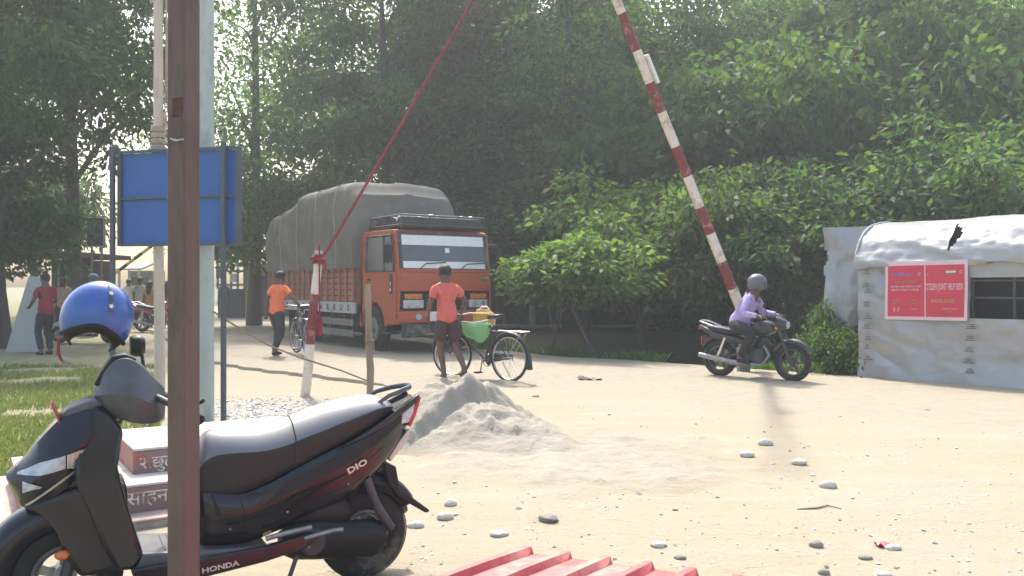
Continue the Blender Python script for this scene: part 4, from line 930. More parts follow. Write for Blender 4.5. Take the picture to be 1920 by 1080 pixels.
# door on the visible side and on the other
for s in (-1, 1):
    y0, y1 = (-1.118, -1.101) if s < 0 else (1.101, 1.118)
    dr = P(MB().slab([(-1.55, 1.2), (-.62, 1.2), (-.22, .75), (-.1, .75), (-.1, 1.7), (-1.55, 1.7)], y0, y1), 'door', 'truck_orange', bevel=.008)
    fr_ = MB().slab([(-1.5, 1.74), (-.22, 1.74), (-.33, 2.42), (-1.46, 2.42)], y0, y1); fr_.build('window_pane', M['glass'], dr)
    e = MB()
    yy = y0-.004 if s < 0 else y1+.004
    for a, b in (((-1.53, 1.72), (-1.48, 2.45)), ((-.19, 1.72), (-.31, 2.45)), ((-1.53, 1.72), (-.19, 1.72)), ((-1.48, 2.45), (-.31, 2.45)), ((-.62, 1.72), (-.66, 2.45))):
        e.tube([(a[0], yy, a[1]), (b[0], yy, b[1])], .022, 6)
    e.build('window_frame', M['chassis'], dr)
    MB().bb((-.38, yy-.012, 1.25), (-.26, yy+.012, 1.66)).build('door_badge', M['dark_steel'], dr, bevel=.008)
    MB().bb((-1.46, yy-.012, 1.52), (-1.3, yy+.012, 1.56)).build('handle', M['black_plastic'], dr)
    if s < 0:
        for k, ch in enumerate('83'): text_mesh(ch, .1, M['white_print'], 'lettering', .001, dr, .002, 'CENTER', frame_M((-.32, yy-.014, 1.33+.12*k), (1, 0, 0), (0, 0, 1)))
    m = MB(); m.tube([(-.2, s*1.1, 2.3), (-.05, s*1.32, 2.28), (-.05, s*1.32, 1.85)], .014, 6); m.bb((-.09, s*1.32-.09, 1.88), (-.03, s*1.32+.09, 2.24)); P(m, 'mirror', 'black_plastic', bevel=.01)
    P(MB().torus((-1.25, s*1.02, .5), .64, .09, 'y', 16, 6, a0=pi*.04, a1=pi*.98), 'mudguard', 'truck_orange')
    P(MB().bb((-.75, s*1.02-.1, .42), (-.35, s*1.02+.1, .46)), 'step', 'chassis')
P(MB().bb((-2.0, -1.02, 2.15), (-1.83, -.95, 2.35)), 'snorkel', 'white_print')
# roof rack
rk = MB()
for z in (2.66, 2.86):
    for y in (-.98, .98): rk.tube([(-1.65, y, z), (-.12, y, z)], .02, 6)
    for x in (-1.65, -.12): rk.tube([(x, -.98, z), (x, .98, z)], .02, 6)
for x in (-1.65, -.9, -.12):
    for y in (-.98, -.33, .33, .98): rk.tube([(x, y, 2.59), (x, y, 2.87)], .016, 6)
P(rk, 'roof_rack', 'dark_steel')
rg = random.Random(3)
tb = MB(); tb.loft([[( -1.0+(.5+.05*sin(k*2))*cos(a), -.9+1.8*k/12, 2.74+(.13+.02*sin(k*3))*sin(a)) for a in np.linspace(0, 2*pi, 14, endpoint=False)] for k in range(13)]); P(tb, 'rolled_sheet', 'tarp_dark')
wb = MB()
for k in range(7):
    wb.tube([(-.6+rg.uniform(-.3, .3), -.75+.25*k+rg.uniform(-.1, .1), 2.86), (-.6+rg.uniform(-.2, .2), -.6+.25*k+rg.uniform(-.1, .1), 2.90)], .03, 6)
P(wb, 'rope_bundle', 'white_print')
P(MB().bb((-.4, -.95, 2.62), (-.14, .95, 2.84)), 'roll_front', 'tarp_dark', bevel=.05)
# cargo body
BX0, BX1, BY = -7.75, -1.98, 1.19
P(MB().bb((BX0, -BY+.05, .86), (BX1, BY-.05, .98)), 'bed', 'chassis')
for s in (-1, 1):
    y = s*BY
    st = P(MB().bb((BX0, min(y, y-s*.05), .80), (BX1, max(y, y-s*.05), 1.05)), 'painted_strip', 'truck_strip', bevel=.006)
    x = BX1-.35
    if s < 0:
        for ch in 'SUBRABRASUBRAS':
            text_mesh(ch, .2, M['truck_ink'], 'lettering', .001, st, .006, 'CENTER', frame_M((x, y-.0025, .915), (1, 0, 0), (0, 0, 1)), 1.25); x -= .40
            if x < BX0+.2: break
    nb = 15
    for k in range(nb+1):
        xx = BX0+.04+(BX1-BX0-.08)*k/nb
        P(MB().bb((xx-.035, min(y+s*.0, y+s*.045), 1.053), (xx+.035, max(y, y+s*.045), 1.86)), 'upright', 'truck_slat', bevel=.006)
    for k in range(6):
        P(MB().bb((BX0, min(y-s*.045, y-s*.003), 1.06+.135*k), (BX1, max(y-s*.045, y-s*.003), 1.06+.135*k+.122)), 'slat', 'truck_slat', bevel=.008)
    P(MB().bb((BX0-.02, min(y-s*.06, y+s*.05), 1.862), (BX1+.02, max(y-s*.06, y+s*.05), 1.92)), 'top_rail', 'truck_slat')
    for z in (.52, .28): P(MB().bb((-4.75, min(y*.97, y*.97+s*.03), z), (-2.1, max(y*.97, y*.97+s*.03), z+.15)), 'side_guard', 'rail_grey', bevel=.01)
    for x in (-4.6, -3.4, -2.2): P(MB().bb((x-.03, min(y*.94, y*.968), .25), (x+.03, max(y*.94, y*.968), .86)), 'guard_bracket', 'chassis')
P(MB().bb((BX1-.05, -BY+.055, 1.0), (BX1, BY-.055, 1.95)), 'headboard', 'truck_slat', bevel=.006)
P(MB().bb((BX0, -BY+.055, 1.0), (BX0+.05, BY-.055, 1.9)), 'tailgate', 'truck_slat', bevel=.006)
for s in (-1, 1): P(MB().bb((-6.3, s*.9-.25, .3), (-6.28, s*.9+.25, .8)), 'mud_flap', 'rubber')
# tarpaulin over the load
rings = []; NX = 60
for i in range(NX+1):
    t = i/NX; x = BX1+.04-(BX1-BX0+.02)*t
    top = 3.72+.06*sin(2.4*t)+.0-.46*sstep(.3, 1.0, t)+.05*sin(14*t)*sstep(.1, .4, t)+.05*noise2(t*7, 2, 3)
    e0 = min(1, min(t, 1-t)*22); wid = 1.26+.015*sin(19*t*2*pi*.5); top -= .28*(1-sstep(0, .06, t))+.3*(1-sstep(0, .07, 1-t)); ring = []
    N2 = 56
    for j in range(N2+1):
        q = j/N2                      # from the right hem over the top to the left hem
        hz = 1.80
        H_ = top-hz; per = 2*H_+2*wid; sdist = q*per; rad = .28
        if sdist < H_: y, z = -wid, hz+sdist
        elif sdist < H_+2*wid: y, z = -wid+(sdist-H_), top
        else: y, z = wid, top-(sdist-H_-2*wid)
        # round the shoulders
        dy, dz = wid-abs(y), top-z
        if dy < rad and dz < rad:
            cy, cz = (wid-rad), (top-rad); ang = math.atan2(z-cz, abs(y)-cy); y = math.copysign(cy+rad*cos(ang), y); z = cz+rad*sin(ang)
        fold = .035*sin(26*t*pi+1.5*noise2(t*9, z, 2))*sstep(1.75, 2.3, z)*(.6+.4*noise2(t*5, 1, 1)); fold += .03*fbm(t*9, z*1.4+j*.03, 6)
        if abs(y) > .8: y += math.copysign(fold+.05*sin(pi*sstep(1.8, top, z)), y)
        else: z += .035*fbm(x*1.2, y*1.6, 8)+.03*(1-abs(y)/wid)
        xx = x+.04*noise2(z*2, y*2, 4)*e0+(.10*math.sin(pi*sstep(1.8, top, z)) if t < .02 else 0)
        ring.append((xx, y, z))
    rings.append(ring)
mb = MB(); mb.loft(rings, cap=False, closed=False)
n = len(rings[0])
for e_ in (0, NX):      # close front and back
    base = e_*n; cz = sum(rings[e_][k][2] for k in range(n))/n
    pairs = [(base+k, base+n-1-k) for k in range(n//2)]
    grid_ = []
    for a, b in pairs:
        va, vb = Vector(mb.v[a]), Vector(mb.v[b]); row = []
        for m_ in range(13):
            u = m_/12; p = va.lerp(vb, u); p.x += (.16*sin(pi*u)+.04*fbm(p.y*2, p.z*2, 3))*(1 if e_ == 0 else -1)*min(1, 6*min(u, 1-u)); row.append(tuple(p))
        grid_.append(row)
    m2 = MB(); m2.loft(grid_, cap=False, closed=False); mb.add(m2.v, m2.f)
tp = mb.build('tarpaulin', M['tarp_olive'], None, angle=60)
tp.parent = trk
tc_ = []
for x in (-2.9, -4.1, -5.3, -6.5):
    t = (BX1+.04-x)/(BX1-BX0+.02); i = int(t*NX); rr_ = [Vector(v) for v in rings[i]]
    P(MB().tube([v+Vector((0, math.copysign(.012, v.y) if abs(v.y) > 1 else 0, .012)) for v in rr_[::2]], .013, 5), 'lashing_rope', 'rope_pale')
# ------------------------------------------------------------------ parked black scooter (x forward, y to its left = towards the camera)
SA_ = radians(208)
sc = thing('motor_scooter', 'black motor scooter parked in the foreground with a blue helmet on its mirror', 'scooter', (-.72, 4.12, 0), SA_)
def Q(mb, name, mat, parent=sc, **k): return mb.build(name, M[mat] if isinstance(mat, str) else mat, parent, **k)
def sup(n_, hw, hh, cy, cz, ex=2.6, x=0, top_ex=None):
    r = []
    for k in range(n_):
        a = 2*pi*k/n_; ca, sa = cos(a), sin(a)
        r.append((x, cy+hw*math.copysign(abs(ca)**(2/ex), ca), cz+hh*math.copysign(abs(sa)**(2/ex), sa)))
    return r
def secs(data, n_=28, ex=2.8):   # data: (x, z_bottom, z_top, half width[, exponent])
    return [sup(n_, d[3], (d[2]-d[1])/2, 0, (d[1]+d[2])/2, d[4] if len(d) > 4 else ex, d[0]) for d in data]
def interp(data, per=4):
    p = []
    for i in range(len(data)-1):
        for k in range(per):
            t = k/per; a0, b0, c0, d0 = (np.array(data[max(i-1, 0)], float), np.array(data[i], float), np.array(data[i+1], float), np.array(data[min(i+2, len(data)-1)], float))
            p.append(tuple(.5*((2*b0)+(c0-a0)*t+(2*a0-5*b0+4*c0-d0)*t*t+(3*b0-a0-3*c0+d0)*t**3)))
    p.append(tuple(data[-1])); return p
# wheels
def scoot_wheel(x, r, name):
    t = MB(); t.torus((0, 0, 0), r-.055, .058, 'y', 44, 12, rz=.05)
    for s in (-1, 1): t.torus((0, s*.022, 0), r+.0005, .003, 'y', 44, 5)
    o = Q(t, name, 'rubber'); o.location = (x, 0, r)
    rm = MB(); rm.torus((0, 0, 0), r-.105, .02, 'y', 36, 8, rz=.042)
    for k in range(5):
        a = 2*pi*k/5+.3; rm.box(((r-.10)*.55*cos(a), 0, (r-.10)*.55*sin(a)), (r-.12, .03, .035), Matrix.Rotation(-a, 3, 'Y'))
    rm.cyl((0, -.045, 0), (0, .045, 0), .045); rm.build('rim', M['alloy'], o)
    return o
scoot_wheel(0, .213, 'wheel'); fw = scoot_wheel(1.275, .218, 'wheel')
# seat: cross sections with a soft crown and near-vertical sides
seat = interp([(.775, .55, .66, .085), (.745, .50, .735, .115), (.70, .485, .765, .13), (.62, .49, .772, .145), (.50, .525, .772, .155), (.40, .57, .79, .16), (.30, .61, .822, .158),
               (.18, .66, .852, .15), (.06, .71, .872, .14), (-.03, .755, .876, .125), (-.09, .785, .862, .105), (-.13, .80, .835, .07)], 5)
rg_ = []
for x, zb, zt, hw in seat:
    drop = min(.085, (zt-zb)*.42); half = [(0, zt), (.2*hw, zt-drop*.03), (.42*hw, zt-drop*.16), (.62*hw, zt-drop*.38), (.8*hw, zt-drop*.66), (.92*hw, zt-drop*.90), (.975*hw, zt-drop*1.04)]
    zs = zt-drop*1.12
    half += [(hw, zs), (1.0*hw, zs-(zs-zb)*.12), (.985*hw, zs-(zs-zb)*.4), (.95*hw, zs-(zs-zb)*.75), (.9*hw, zb+.004), (.84*hw, zb), (.4*hw, zb)]
    rg_.append([(x, y, z) for y, z in half]+[(x, 0, zb)]+[(x, -y, z) for y, z in half[:0:-1]])
mb = MB(); mb.loft(rg_); nr_ = len(rg_[0]); mb.mi = [1 if (i % nr_ < 7 or i % nr_ >= nr_-7) and i < nr_*(len(rg_)-1) else 0 for i in range(len(mb.f))]; so = Q(mb, 'seat', [M['seat_vinyl'], M['seat_top_sheen']], angle=75)
mb = MB(); mb.tube([(x, y, z) for x, y, z in [(rg_[27][k][0], rg_[27][k][1]*1.005, rg_[27][k][2]+.001) for k in range(0, 11)]], .003, 5); mb.build('seam', M['seat_vinyl'], so)
# body: side panels lofted through sections (x, z_bottom, z_top, half width)
body = interp([(.76, .275, .53, .10), (.72, .262, .52, .135), (.60, .262, .50, .16), (.48, .285, .535, .178), (.34, .34, .60, .185), (.18, .385, .665, .18), (.04, .445, .715, .165), (-.08, .55, .775, .135), (-.16, .64, .815, .10), (-.22, .735, .845, .06), (-.245, .835, .858, .035)], 5)
rb = []
for x, zb, zt, hw in body:
    ring = []
    prof_ = [(0, 1), (.55, 1), (.84, .97), (.97, .86), (1.0, .70), (.985, .56), (.93, .50), (.90, .36), (.80, .14), (.6, .02), (0, 0)]
    for u, v in prof_: ring.append((x, hw*u, zb+(zt-zb)*v))
    for u, v in prof_[-2:0:-1]: ring.append((x, -hw*u, zb+(zt-zb)*v))
    rb.append(ring)
mb = MB(); mb.loft(rb); bo = Q(mb, 'rear_body', 'black_paint', angle=32)
# raised dark grey flash along the flank and the tail fin
for s in (-1, 1):
    fl = MB()
    def fp(x, v0, out=.004):
        i = min(range(len(body)), key=lambda k: abs(body[k][0]-x)); _, zb, zt, hw = body[i]; return Vector((x, s*(hw*v0[0]+out), zb+(zt-zb)*v0[1]))
    up = [fp(x, (.97, .87)) for x in (.5, .4, .3, .2, .1, .0, -.08, -.16)]; lo = [fp(x, (.995, .66)) for x in (.5, .4, .3, .2, .1, .0, -.08, -.16)]
    up[0] = lo[0].lerp(up[0], .2); up[-1] = lo[-1].lerp(up[-1], .55)
    fl.loft([up, lo], closed=False, cap=False); fl.build('flank_flash', M['grey_plastic'] if False else M['black_plastic'], bo, angle=60)
    fin = MB(); fin.slab([(.165, .660), (.05, .712), (-.085, .782), (-.245, .872), (-.262, .868), (-.235, .835), (-.09, .748), (.04, .692)], s*.125, s*.150)
    for v in range(len(fin.v)):
        x, y, z = fin.v[v]; fin.v[v] = (x, y-s*.055*sstep(0, -.27, x) if x < 0 else y+s*.02*sstep(0, .15, x), z)
    fin.build('tail_fin', M['black_paint'], bo, bevel=.006)
    tl = MB(); tl.slab([(-.255, .862), (-.268, .858), (-.238, .765), (-.212, .715), (-.20, .735), (-.225, .80)], s*.04, s*.088); tl.build('tail_light', M['lens_red'], bo, bevel=.005)
    ti = MB(); ti.slab([(-.165, .79), (-.232, .83), (-.222, .79), (-.20, .742), (-.15, .735)], s*.072, s*.098); ti.build('turn_lens', M['lens_clear'], bo, bevel=.005)
    rl = MB(); rl.slab([(-.20, .70), (-.225, .705), (-.18, .625), (-.115, .555), (-.105, .575), (-.15, .64)], s*.035, s*.075); rl.build('silver_edge', M['silver_trim'], bo, bevel=.004)
i0 = min(range(len(body)), key=lambda k: abs(body[k][0]-.12)); 
sl = Vector((-.27, 0, .118)).normalized()
sm = MB(); sm.tube([fp(x, v, .0015) for x, v in ((.66, (.93, .42)), (.5, (.93, .47)), (.34, (.93, .50)), (.18, (.945, .50)), (.04, (.95, .5)), (-.06, (.95, .5)))], .0022, 5); sm.build('panel_seam', M['lining'], bo)
sm = MB(); sm.tube([fp(.60, (.97, .86), .001), fp(.585, (1.0, .66), .001), fp(.60, (.93, .48), .001), fp(.63, (.85, .2), .001)], .0022, 5); sm.build('panel_seam', M['lining'], bo)
for x, v in ((.64, (.9, .36)), (.40, (.88, .32)), (.12, (.88, .3))): MB().ell(fp(x, v, .001), (.006, .003, .006), 8, 5).build('screw', M['alloy'], bo)
text_mesh('DIO', .038, M['silver_trim'], 'lettering', .001, bo, .0012, 'CENTER', frame_M((.085, .1795, .572), (-sl.x*-1 if False else sl.x, -.04, sl.z), (0, 0, 1)), 1.5)
Q(MB().tube([(-.04, -.085, .85), (-.10, -.09, .878), (-.17, -.075, .896), (-.225, -.04, .906), (-.24, 0, .908), (-.225, .04, .906), (-.17, .075, .896), (-.10, .09, .876), (-.05, .085, .845)], [.009, .011, .012, .013, .013, .013, .012, .011, .008], 10, flat=.7), 'grab_rail', 'grey_plastic')
# tail flap with plate
fl = MB(); fl.slab([(-.08, .55), (-.145, .53), (-.165, .42), (-.315, .30), (-.322, .288), (-.30, .284), (-.145, .385), (-.10, .46)], -.07, .07); Q(fl, 'rear_flap', 'black_plastic', bevel=.008)
# inner mudguard, engine, kick start, exhaust
Q(MB().torus((0, 0, .213), .245, .05, 'y', 20, 8, a0=radians(35), a1=radians(150), rz=.06), 'rear_mudguard', 'black_plastic')
e = MB(); e.loft(secs([(.02, .15, .27, .06), (.0, .13, .29, .07), (-.03, .14, .28, .065)], 20)); e = MB()
e.loft([[(x, .105+.05*cos(a), z+h*sin(a)) for a in np.linspace(0, 2*pi, 18, endpoint=False)] for x, z, h in ((-.07, .215, .03), (-.05, .215, .075), (.0, .215, .09), (.12, .225, .085), (.25, .24, .09), (.36, .25, .085), (.42, .25, .05))])
en = Q(e, 'engine_case', 'black_plastic', angle=50)
k_ = MB(); k_.tube([(.28, .15, .245), (.28, .163, .245)], [.06, .05], 20)
k_.build('case_cover', M['dark_steel'], en)
Q(MB().loft(secs([(.09, .30, .40, .10), (.12, .28, .43, .12), (.26, .29, .43, .12), (.36, .30, .40, .10)], 20)), 'air_filter', 'black_plastic')
Q(MB().tube([(.31, .18, .235), (.33, .19, .28), (.20, .20, .30), (.16, .205, .30)], .011, 8), 'kick_lever', 'alloy')
Q(MB().tube([(.36, .17, .20), (.40, .2, .12), (.46, .25, .02)], .010, 8), 'side_stand', 'dark_steel')
Q(MB().tube([(.30, .19, .325), (.42, .195, .315), (.50, .19, .30)], .012, 8), 'pillion_rest', 'alloy')
Q(MB().tube([(-.10, .12, .25), (-.02, .125, .38), (.02, .115, .5)], .022, 10), 'shock_absorber', 'dark_steel')
Q(MB().tube([(.45, -.1, .17), (.2, -.15, .17), (.12, -.16, .19), (-.2, -.165, .25), (-.28, -.165, .27)], [.02, .025, .05, .055, .03], 14), 'exhaust', 'dark_steel')
# floorboard and skirt
fb = MB(); fb.slab([(1.0, .300), (.72, .275), (.48, .262), (.48, .205), (.75, .185), (1.02, .215)], -.165, .165); fo = Q(fb, 'floorboard', 'grey_plastic', bevel=.012)
for k in range(7): MB().box((.90-.03*k, 0, .2925-.0026*k), (.008, .24, .006), Euler((0, -.085, 0)).to_matrix()).build('ridge', M['grey_plastic'], fo)
for s in (-1, 1):
    sk = MB(); sk.slab([(1.04, .25), (.74, .255), (.50, .268), (.30, .30), (.25, .285), (.32, .235), (.50, .20), (.76, .172), (1.02, .19)], s*.166, s*.195); so_ = Q(sk, 'side_skirt', 'black_paint', bevel=.008)
    if s > 0: text_mesh('HONDA', .030, M['silver_trim'], 'lettering', .001, so_, .001, 'CENTER', frame_M((.69, .1962, .208), (-1, 0, .08), (0, 0, 1)), 1.35)
# leg shield and apron, widths vary with height
def shape(poly, w_of, **k):
    mb = MB(); mb.slab(poly, -1, 1); mb.v = [(x, y*w_of(x, z), z) for x, y, z in mb.v]; return mb
ls = [(1.16, .90), (1.105, .88), (1.06, .80), (1.085, .665), (1.07, .59), (1.03, .435), (.985, .285), (1.02, .235), (1.09, .24), (1.14, .35), (1.19, .50), (1.24, .62), (1.24, .74)]
Q(shape(ls, lambda x, z: .10+.085*sstep(.9, .62, z)-.02*sstep(.45, .25, z)), 'leg_shield', 'black_paint', bevel=.02, seg=3)
ap = interp([(1.075, .83, .905, .06), (1.13, .74, .93, .11), (1.20, .64, .925, .15), (1.28, .565, .885, .165), (1.36, .52, .80, .155), (1.42, .515, .715, .12), (1.46, .58, .675, .07), (1.482, .63, .655, .03)], 5)
ra = []
for x, zb, zt, hw in ap:
    pf = [(0, 1), (.45, .97), (.80, .72), (1.0, .49), (.97, .40), (.68, .05), (0, 0)]
    ra.append([(x, hw*u, zb+(zt-zb)*v) for u, v in pf]+[(x, -hw*u, zb+(zt-zb)*v) for u, v in pf[-2:0:-1]])
mb = MB(); mb.loft(ra); ao = Q(mb, 'front_apron', 'black_paint', angle=30)
def ap_pt(x, v, out=.004, s=1):
    i = min(range(len(ap)), key=lambda k: abs(ap[k][0]-x)); _, zb, zt, hw = ap[i]
    pf = [(0, 0), (.68, .05), (.97, .40), (1.0, .49), (.80, .72), (.45, .97), (0, 1)]
    for (u0, v0), (u1, v1) in zip(pf, pf[1:]):
        if v0 <= v <= v1: u = u0+(u1-u0)*(v-v0)/(v1-v0+1e-9); break
    return Vector((x+out*.4, s*(hw*u+out), zb+(zt-zb)*v+out*.5))
def z_to_v(x, z):
    i = min(range(len(ap)), key=lambda k: abs(ap[k][0]-x)); return max(.02, min(.98, (z-ap[i][1])/(ap[i][2]-ap[i][1])))
def on_apron(up, lo, name, mat, out=.006, s=1):
    def dense(p): return [Vector(p[i]).lerp(Vector(p[i+1]), k/6) for i in range(len(p)-1) for k in range(6)]+[Vector(p[-1])]
    U = [Vector(a) for a in up]; Lw = [Vector(a) for a in lo]; U, Lw = dense(U), dense(Lw)
    rows = []
    for a, b in zip(U, Lw):
        rows.append([ap_pt(*(lambda q: (q.x, z_to_v(q.x, q.y)))(a.lerp(b, t)), out, s) for t in (0, .33, .66, 1)])
    mb = MB(); mb.loft(rows, closed=False, cap=False); return mb.build(name, M[mat], ao, angle=70)
for s in (-1, 1):
    on_apron([(1.44, .662), (1.36, .703), (1.27, .728)], [(1.44, .655), (1.36, .655), (1.27, .672)], 'headlight', 'lens_clear', .007, s)
    on_apron([(1.265, .729), (1.22, .742), (1.185, .745)], [(1.265, .673), (1.24, .668), (1.225, .675)], 'turn_lens', 'silver_trim', .007, s)
    on_apron([(1.42, .632), (1.38, .62), (1.35, .607)], [(1.42, .585), (1.38, .60), (1.36, .600)], 'lower_lens', 'lens_clear', .007, s)
    on_apron([(1.41, .535), (1.32, .60), (1.22, .672), (1.13, .765)], [(1.41, .524), (1.32, .588), (1.22, .660), (1.125, .757)], 'silver_stripe', 'silver_trim', .008, s)
    Q(MB().ell((1.285, s*.118, .325), (.028, .02, .02), 12, 8), 'reflector', 'lens_orange')
Q(MB().slab([(1.05, .59), (1.20, .60), (1.43, .53), (1.37, .50), (1.31, .42), (1.28, .32), (1.22, .22), (1.02, .235)], -.118, .118), 'inner_fender', 'black_paint', bevel=.02)
Q(MB().slab([(1.12, .915), (1.17, .945), (1.262, .905), (1.30, .865), (1.22, .87)], -.085, .085), 'apron_top', 'grey_plastic', bevel=.02)
pm = Euler((0, radians(20), 0)).to_matrix()
Q(MB().box((1.30, 0, .865), (.006, .17, .135), pm), 'number_plate', 'plate_red', bevel=.002)
pl_ = MB(); 
for z in (-.025, .03):
    for y in np.linspace(-.06, .06, 6): pl_.box(Vector((1.30, 0, .865)) + pm @ Vector((.0045, y, z)), (.002, .012, .035), pm)
Q(pl_, 'plate_lettering', 'white_print')
# front mudguard and fork
fm = MB(); fm.torus((1.275, 0, .218), .252, .075, 'y', 26, 12, a0=radians(-18), a1=radians(125), rz=.095); Q(fm, 'front_mudguard', 'black_paint')
Q(MB().slab([(1.43, .47), (1.33, .52), (1.20, .50), (1.13, .40), (1.10, .27), (1.17, .30), (1.24, .43), (1.36, .46), (1.46, .36), (1.50, .36)], -.075, .075), 'mudguard_fin', 'black_paint', bevel=.02)
for s in (-1, 1): Q(MB().tube([(1.275, s*.075, .218), (1.20, s*.08, .50)], [.022, .026], 10), 'fork_leg', 'dark_steel')
Q(MB().tube([(1.21, 0, .45), (1.05, 0, .95)], .03, 12), 'steering_column', 'dark_steel')
# handlebar cowl
hc = interp([(.895, .835, .965, .06), (.93, .815, 1.005, .10), (.99, .815, 1.075, .135), (1.04, .828, 1.108, .14), (1.09, .85, 1.098, .125), (1.13, .88, 1.05, .10), (1.165, .92, .985, .055)], 5)
rc = []
for x, zb, zt, hw in hc:
    pf = [(0, 1), (.5, .96), (.84, .60), (1.0, .44), (.96, .36), (.6, .03), (0, 0)]
    rc.append([(x, hw*u, zb+(zt-zb)*v) for u, v in pf]+[(x, -hw*u, zb+(zt-zb)*v) for u, v in pf[-2:0:-1]])
mb = MB(); mb.loft(rc); ho = Q(mb, 'handlebar_cowl', 'grey_plastic', angle=28)
Q(MB().slab([(1.0, 1.09), (1.05, 1.118), (1.10, 1.11), (1.145, 1.04), (1.17, .99), (1.15, .985), (1.09, 1.08)], -.05, .05), 'visor', 'black_plastic', bevel=.01)
for s in (-1, 1):
    g_ = Q(MB().tube([(.93, s*.07, .93), (.875, s*.18, .905), (.83, s*.27, .885)], .015, 10), 'handlebar', 'dark_steel')
    MB().tube([(.855, s*.22, .895), (.80, s*.335, .865)], [.019, .018], 14).build('grip', M['lining'], g_)
    MB().tube([(.80, s*.335, .865), (.793, s*.35, .861)], [.022, .020], 12).build('bar_end', M['black_plastic'], g_)
    MB().tube([(.87, s*.19, .915), (.90, s*.26, .93), (.885, s*.34, .905)], .007, 6).build('brake_lever', M['dark_steel'], g_)
    m_ = Q(MB().tube([(.93, s*.15, .93), (.955, s*.215, 1.02), (.965, s*.245, 1.10)] if s < 0 else [(.87, .20, .92), (.80, .29, .915), (.775, .315, .935)], .008, 8), 'mirror_stalk', 'black_plastic')
    if s < 0: MB().loft([sup(18, .065*k, .05*k, -.26, 1.13, 2.6, .95+.02*j) for j, k in enumerate((.7, 1, 1, .85))]).build('mirror_glass_housing', M['black_plastic'], m_)
# ------------------------------------------------------------------ helmet hung on the far mirror
Fv, Nv = Vector((cos(SA_), sin(SA_), 0)), Vector((-sin(SA_), cos(SA_), 0))
hl = thing('helmet', 'blue open-face helmet hung on the scooter\'s far mirror', 'helmet', Vector((-.72, 4.12, 0))+Fv*1.145-Nv*.27+Vector((0, 0, 1.255)), SA_)
def shell(scale, zcut, name, mat, par, inner=False):
    mb = MB(); n1, n2 = 44, 22; rings = []
    for j in range(n2+1):
        ring = []
        for i in range(n1):
            a = 2*pi*i/n1; fx_ = cos(a); lowz = zcut(fx_, sin(a)); tmax = math.acos(max(-1, min(1, lowz)))
            t = tmax*j/n2+1e-3
            p = Vector((.150*sin(t)*cos(a), .132*sin(t)*sin(a), .172*cos(t)))*scale; ring.append(p)
        rings.append(ring)
    mb.loft(rings, cap=False); o = mb.build(name, M[mat], par, angle=60)
    if not inner: s_ = o.modifiers.new('solid', 'SOLIDIFY'); s_.thickness = .006
    return o
zc_ = lambda f, s_: -.02-.50*abs(f)**1.6
zc2 = lambda f, s_: -.22-.62*abs(f)**1.7
TL = Euler((radians(-14), radians(-16), 0))
sh = shell(1.0, zc_, 'shell', 'helmet_blue', hl); ln = shell(.965, zc2, 'lining', 'lining', hl)
mb = MB()
for i in range(46):
    a0_, a1_ = 2*pi*i/45, 0
pts = []
for i in range(45):
    a = 2*pi*i/44; lz = zc_(cos(a), sin(a)); t = math.acos(lz); pts.append(Vector((.150*sin(t)*cos(a), .132*sin(t)*sin(a), .172*cos(t)))*1.005)
mb.tube(pts, .010, 8, cap=False); rm_ = mb.build('rim_trim', M['lining'], hl)
mb = MB(); rows = []
for j in range(12):
    th = radians(8+62*j/11)*1.0
    rows.append([Vector((.150*(-.36+.1*k)*sin(th), .132*sin(th)*math.sqrt(max(0, 1-(-.36+.1*k)**2)), .172*cos(th)))*1.018 for k in (0, .5, 1, 1.5)])
mb.loft(rows, closed=False, cap=False); st_ = mb.build('stripe_decal', M['sign_frame'], hl)
mb = MB()
for th in (38, 60):
    t = radians(th); c_ = Vector((.150*(-.285)*sin(t), .132*sin(t)*.958, .172*cos(t)))*1.03
    nrm = Vector((c_.x/.150**2, c_.y/.132**2, c_.z/.172**2)).normalized(); q = nrm.to_track_quat('Z', 'Y').to_matrix()
    star = []
    for k in range(10): star.append((.013*(1 if k % 2 == 0 else .5)*cos(k*pi/5), .013*(1 if k % 2 == 0 else .5)*sin(k*pi/5)))
    mb.prism(star, lambda x, y: c_+q @ Vector((x, y, 0)), lambda x, y: c_+q @ Vector((x, y, .002)))
mb.build('star_decal', M['white_print'], hl)
MB().tube([(.13, .03, -.115), (.12, .06, -.17), (.10, .05, -.20)], [.012, .014, .010], 8, flat=.4).build('chin_strap', M['rope_red'], hl)
MB().tube([(.10, .05, -.20), (.085, .05, -.213), (.06, .05, -.205)], .008, 6).build('buckle', M['alloy'], hl)
hl.rotation_euler = (radians(-10), radians(-12), SA_)
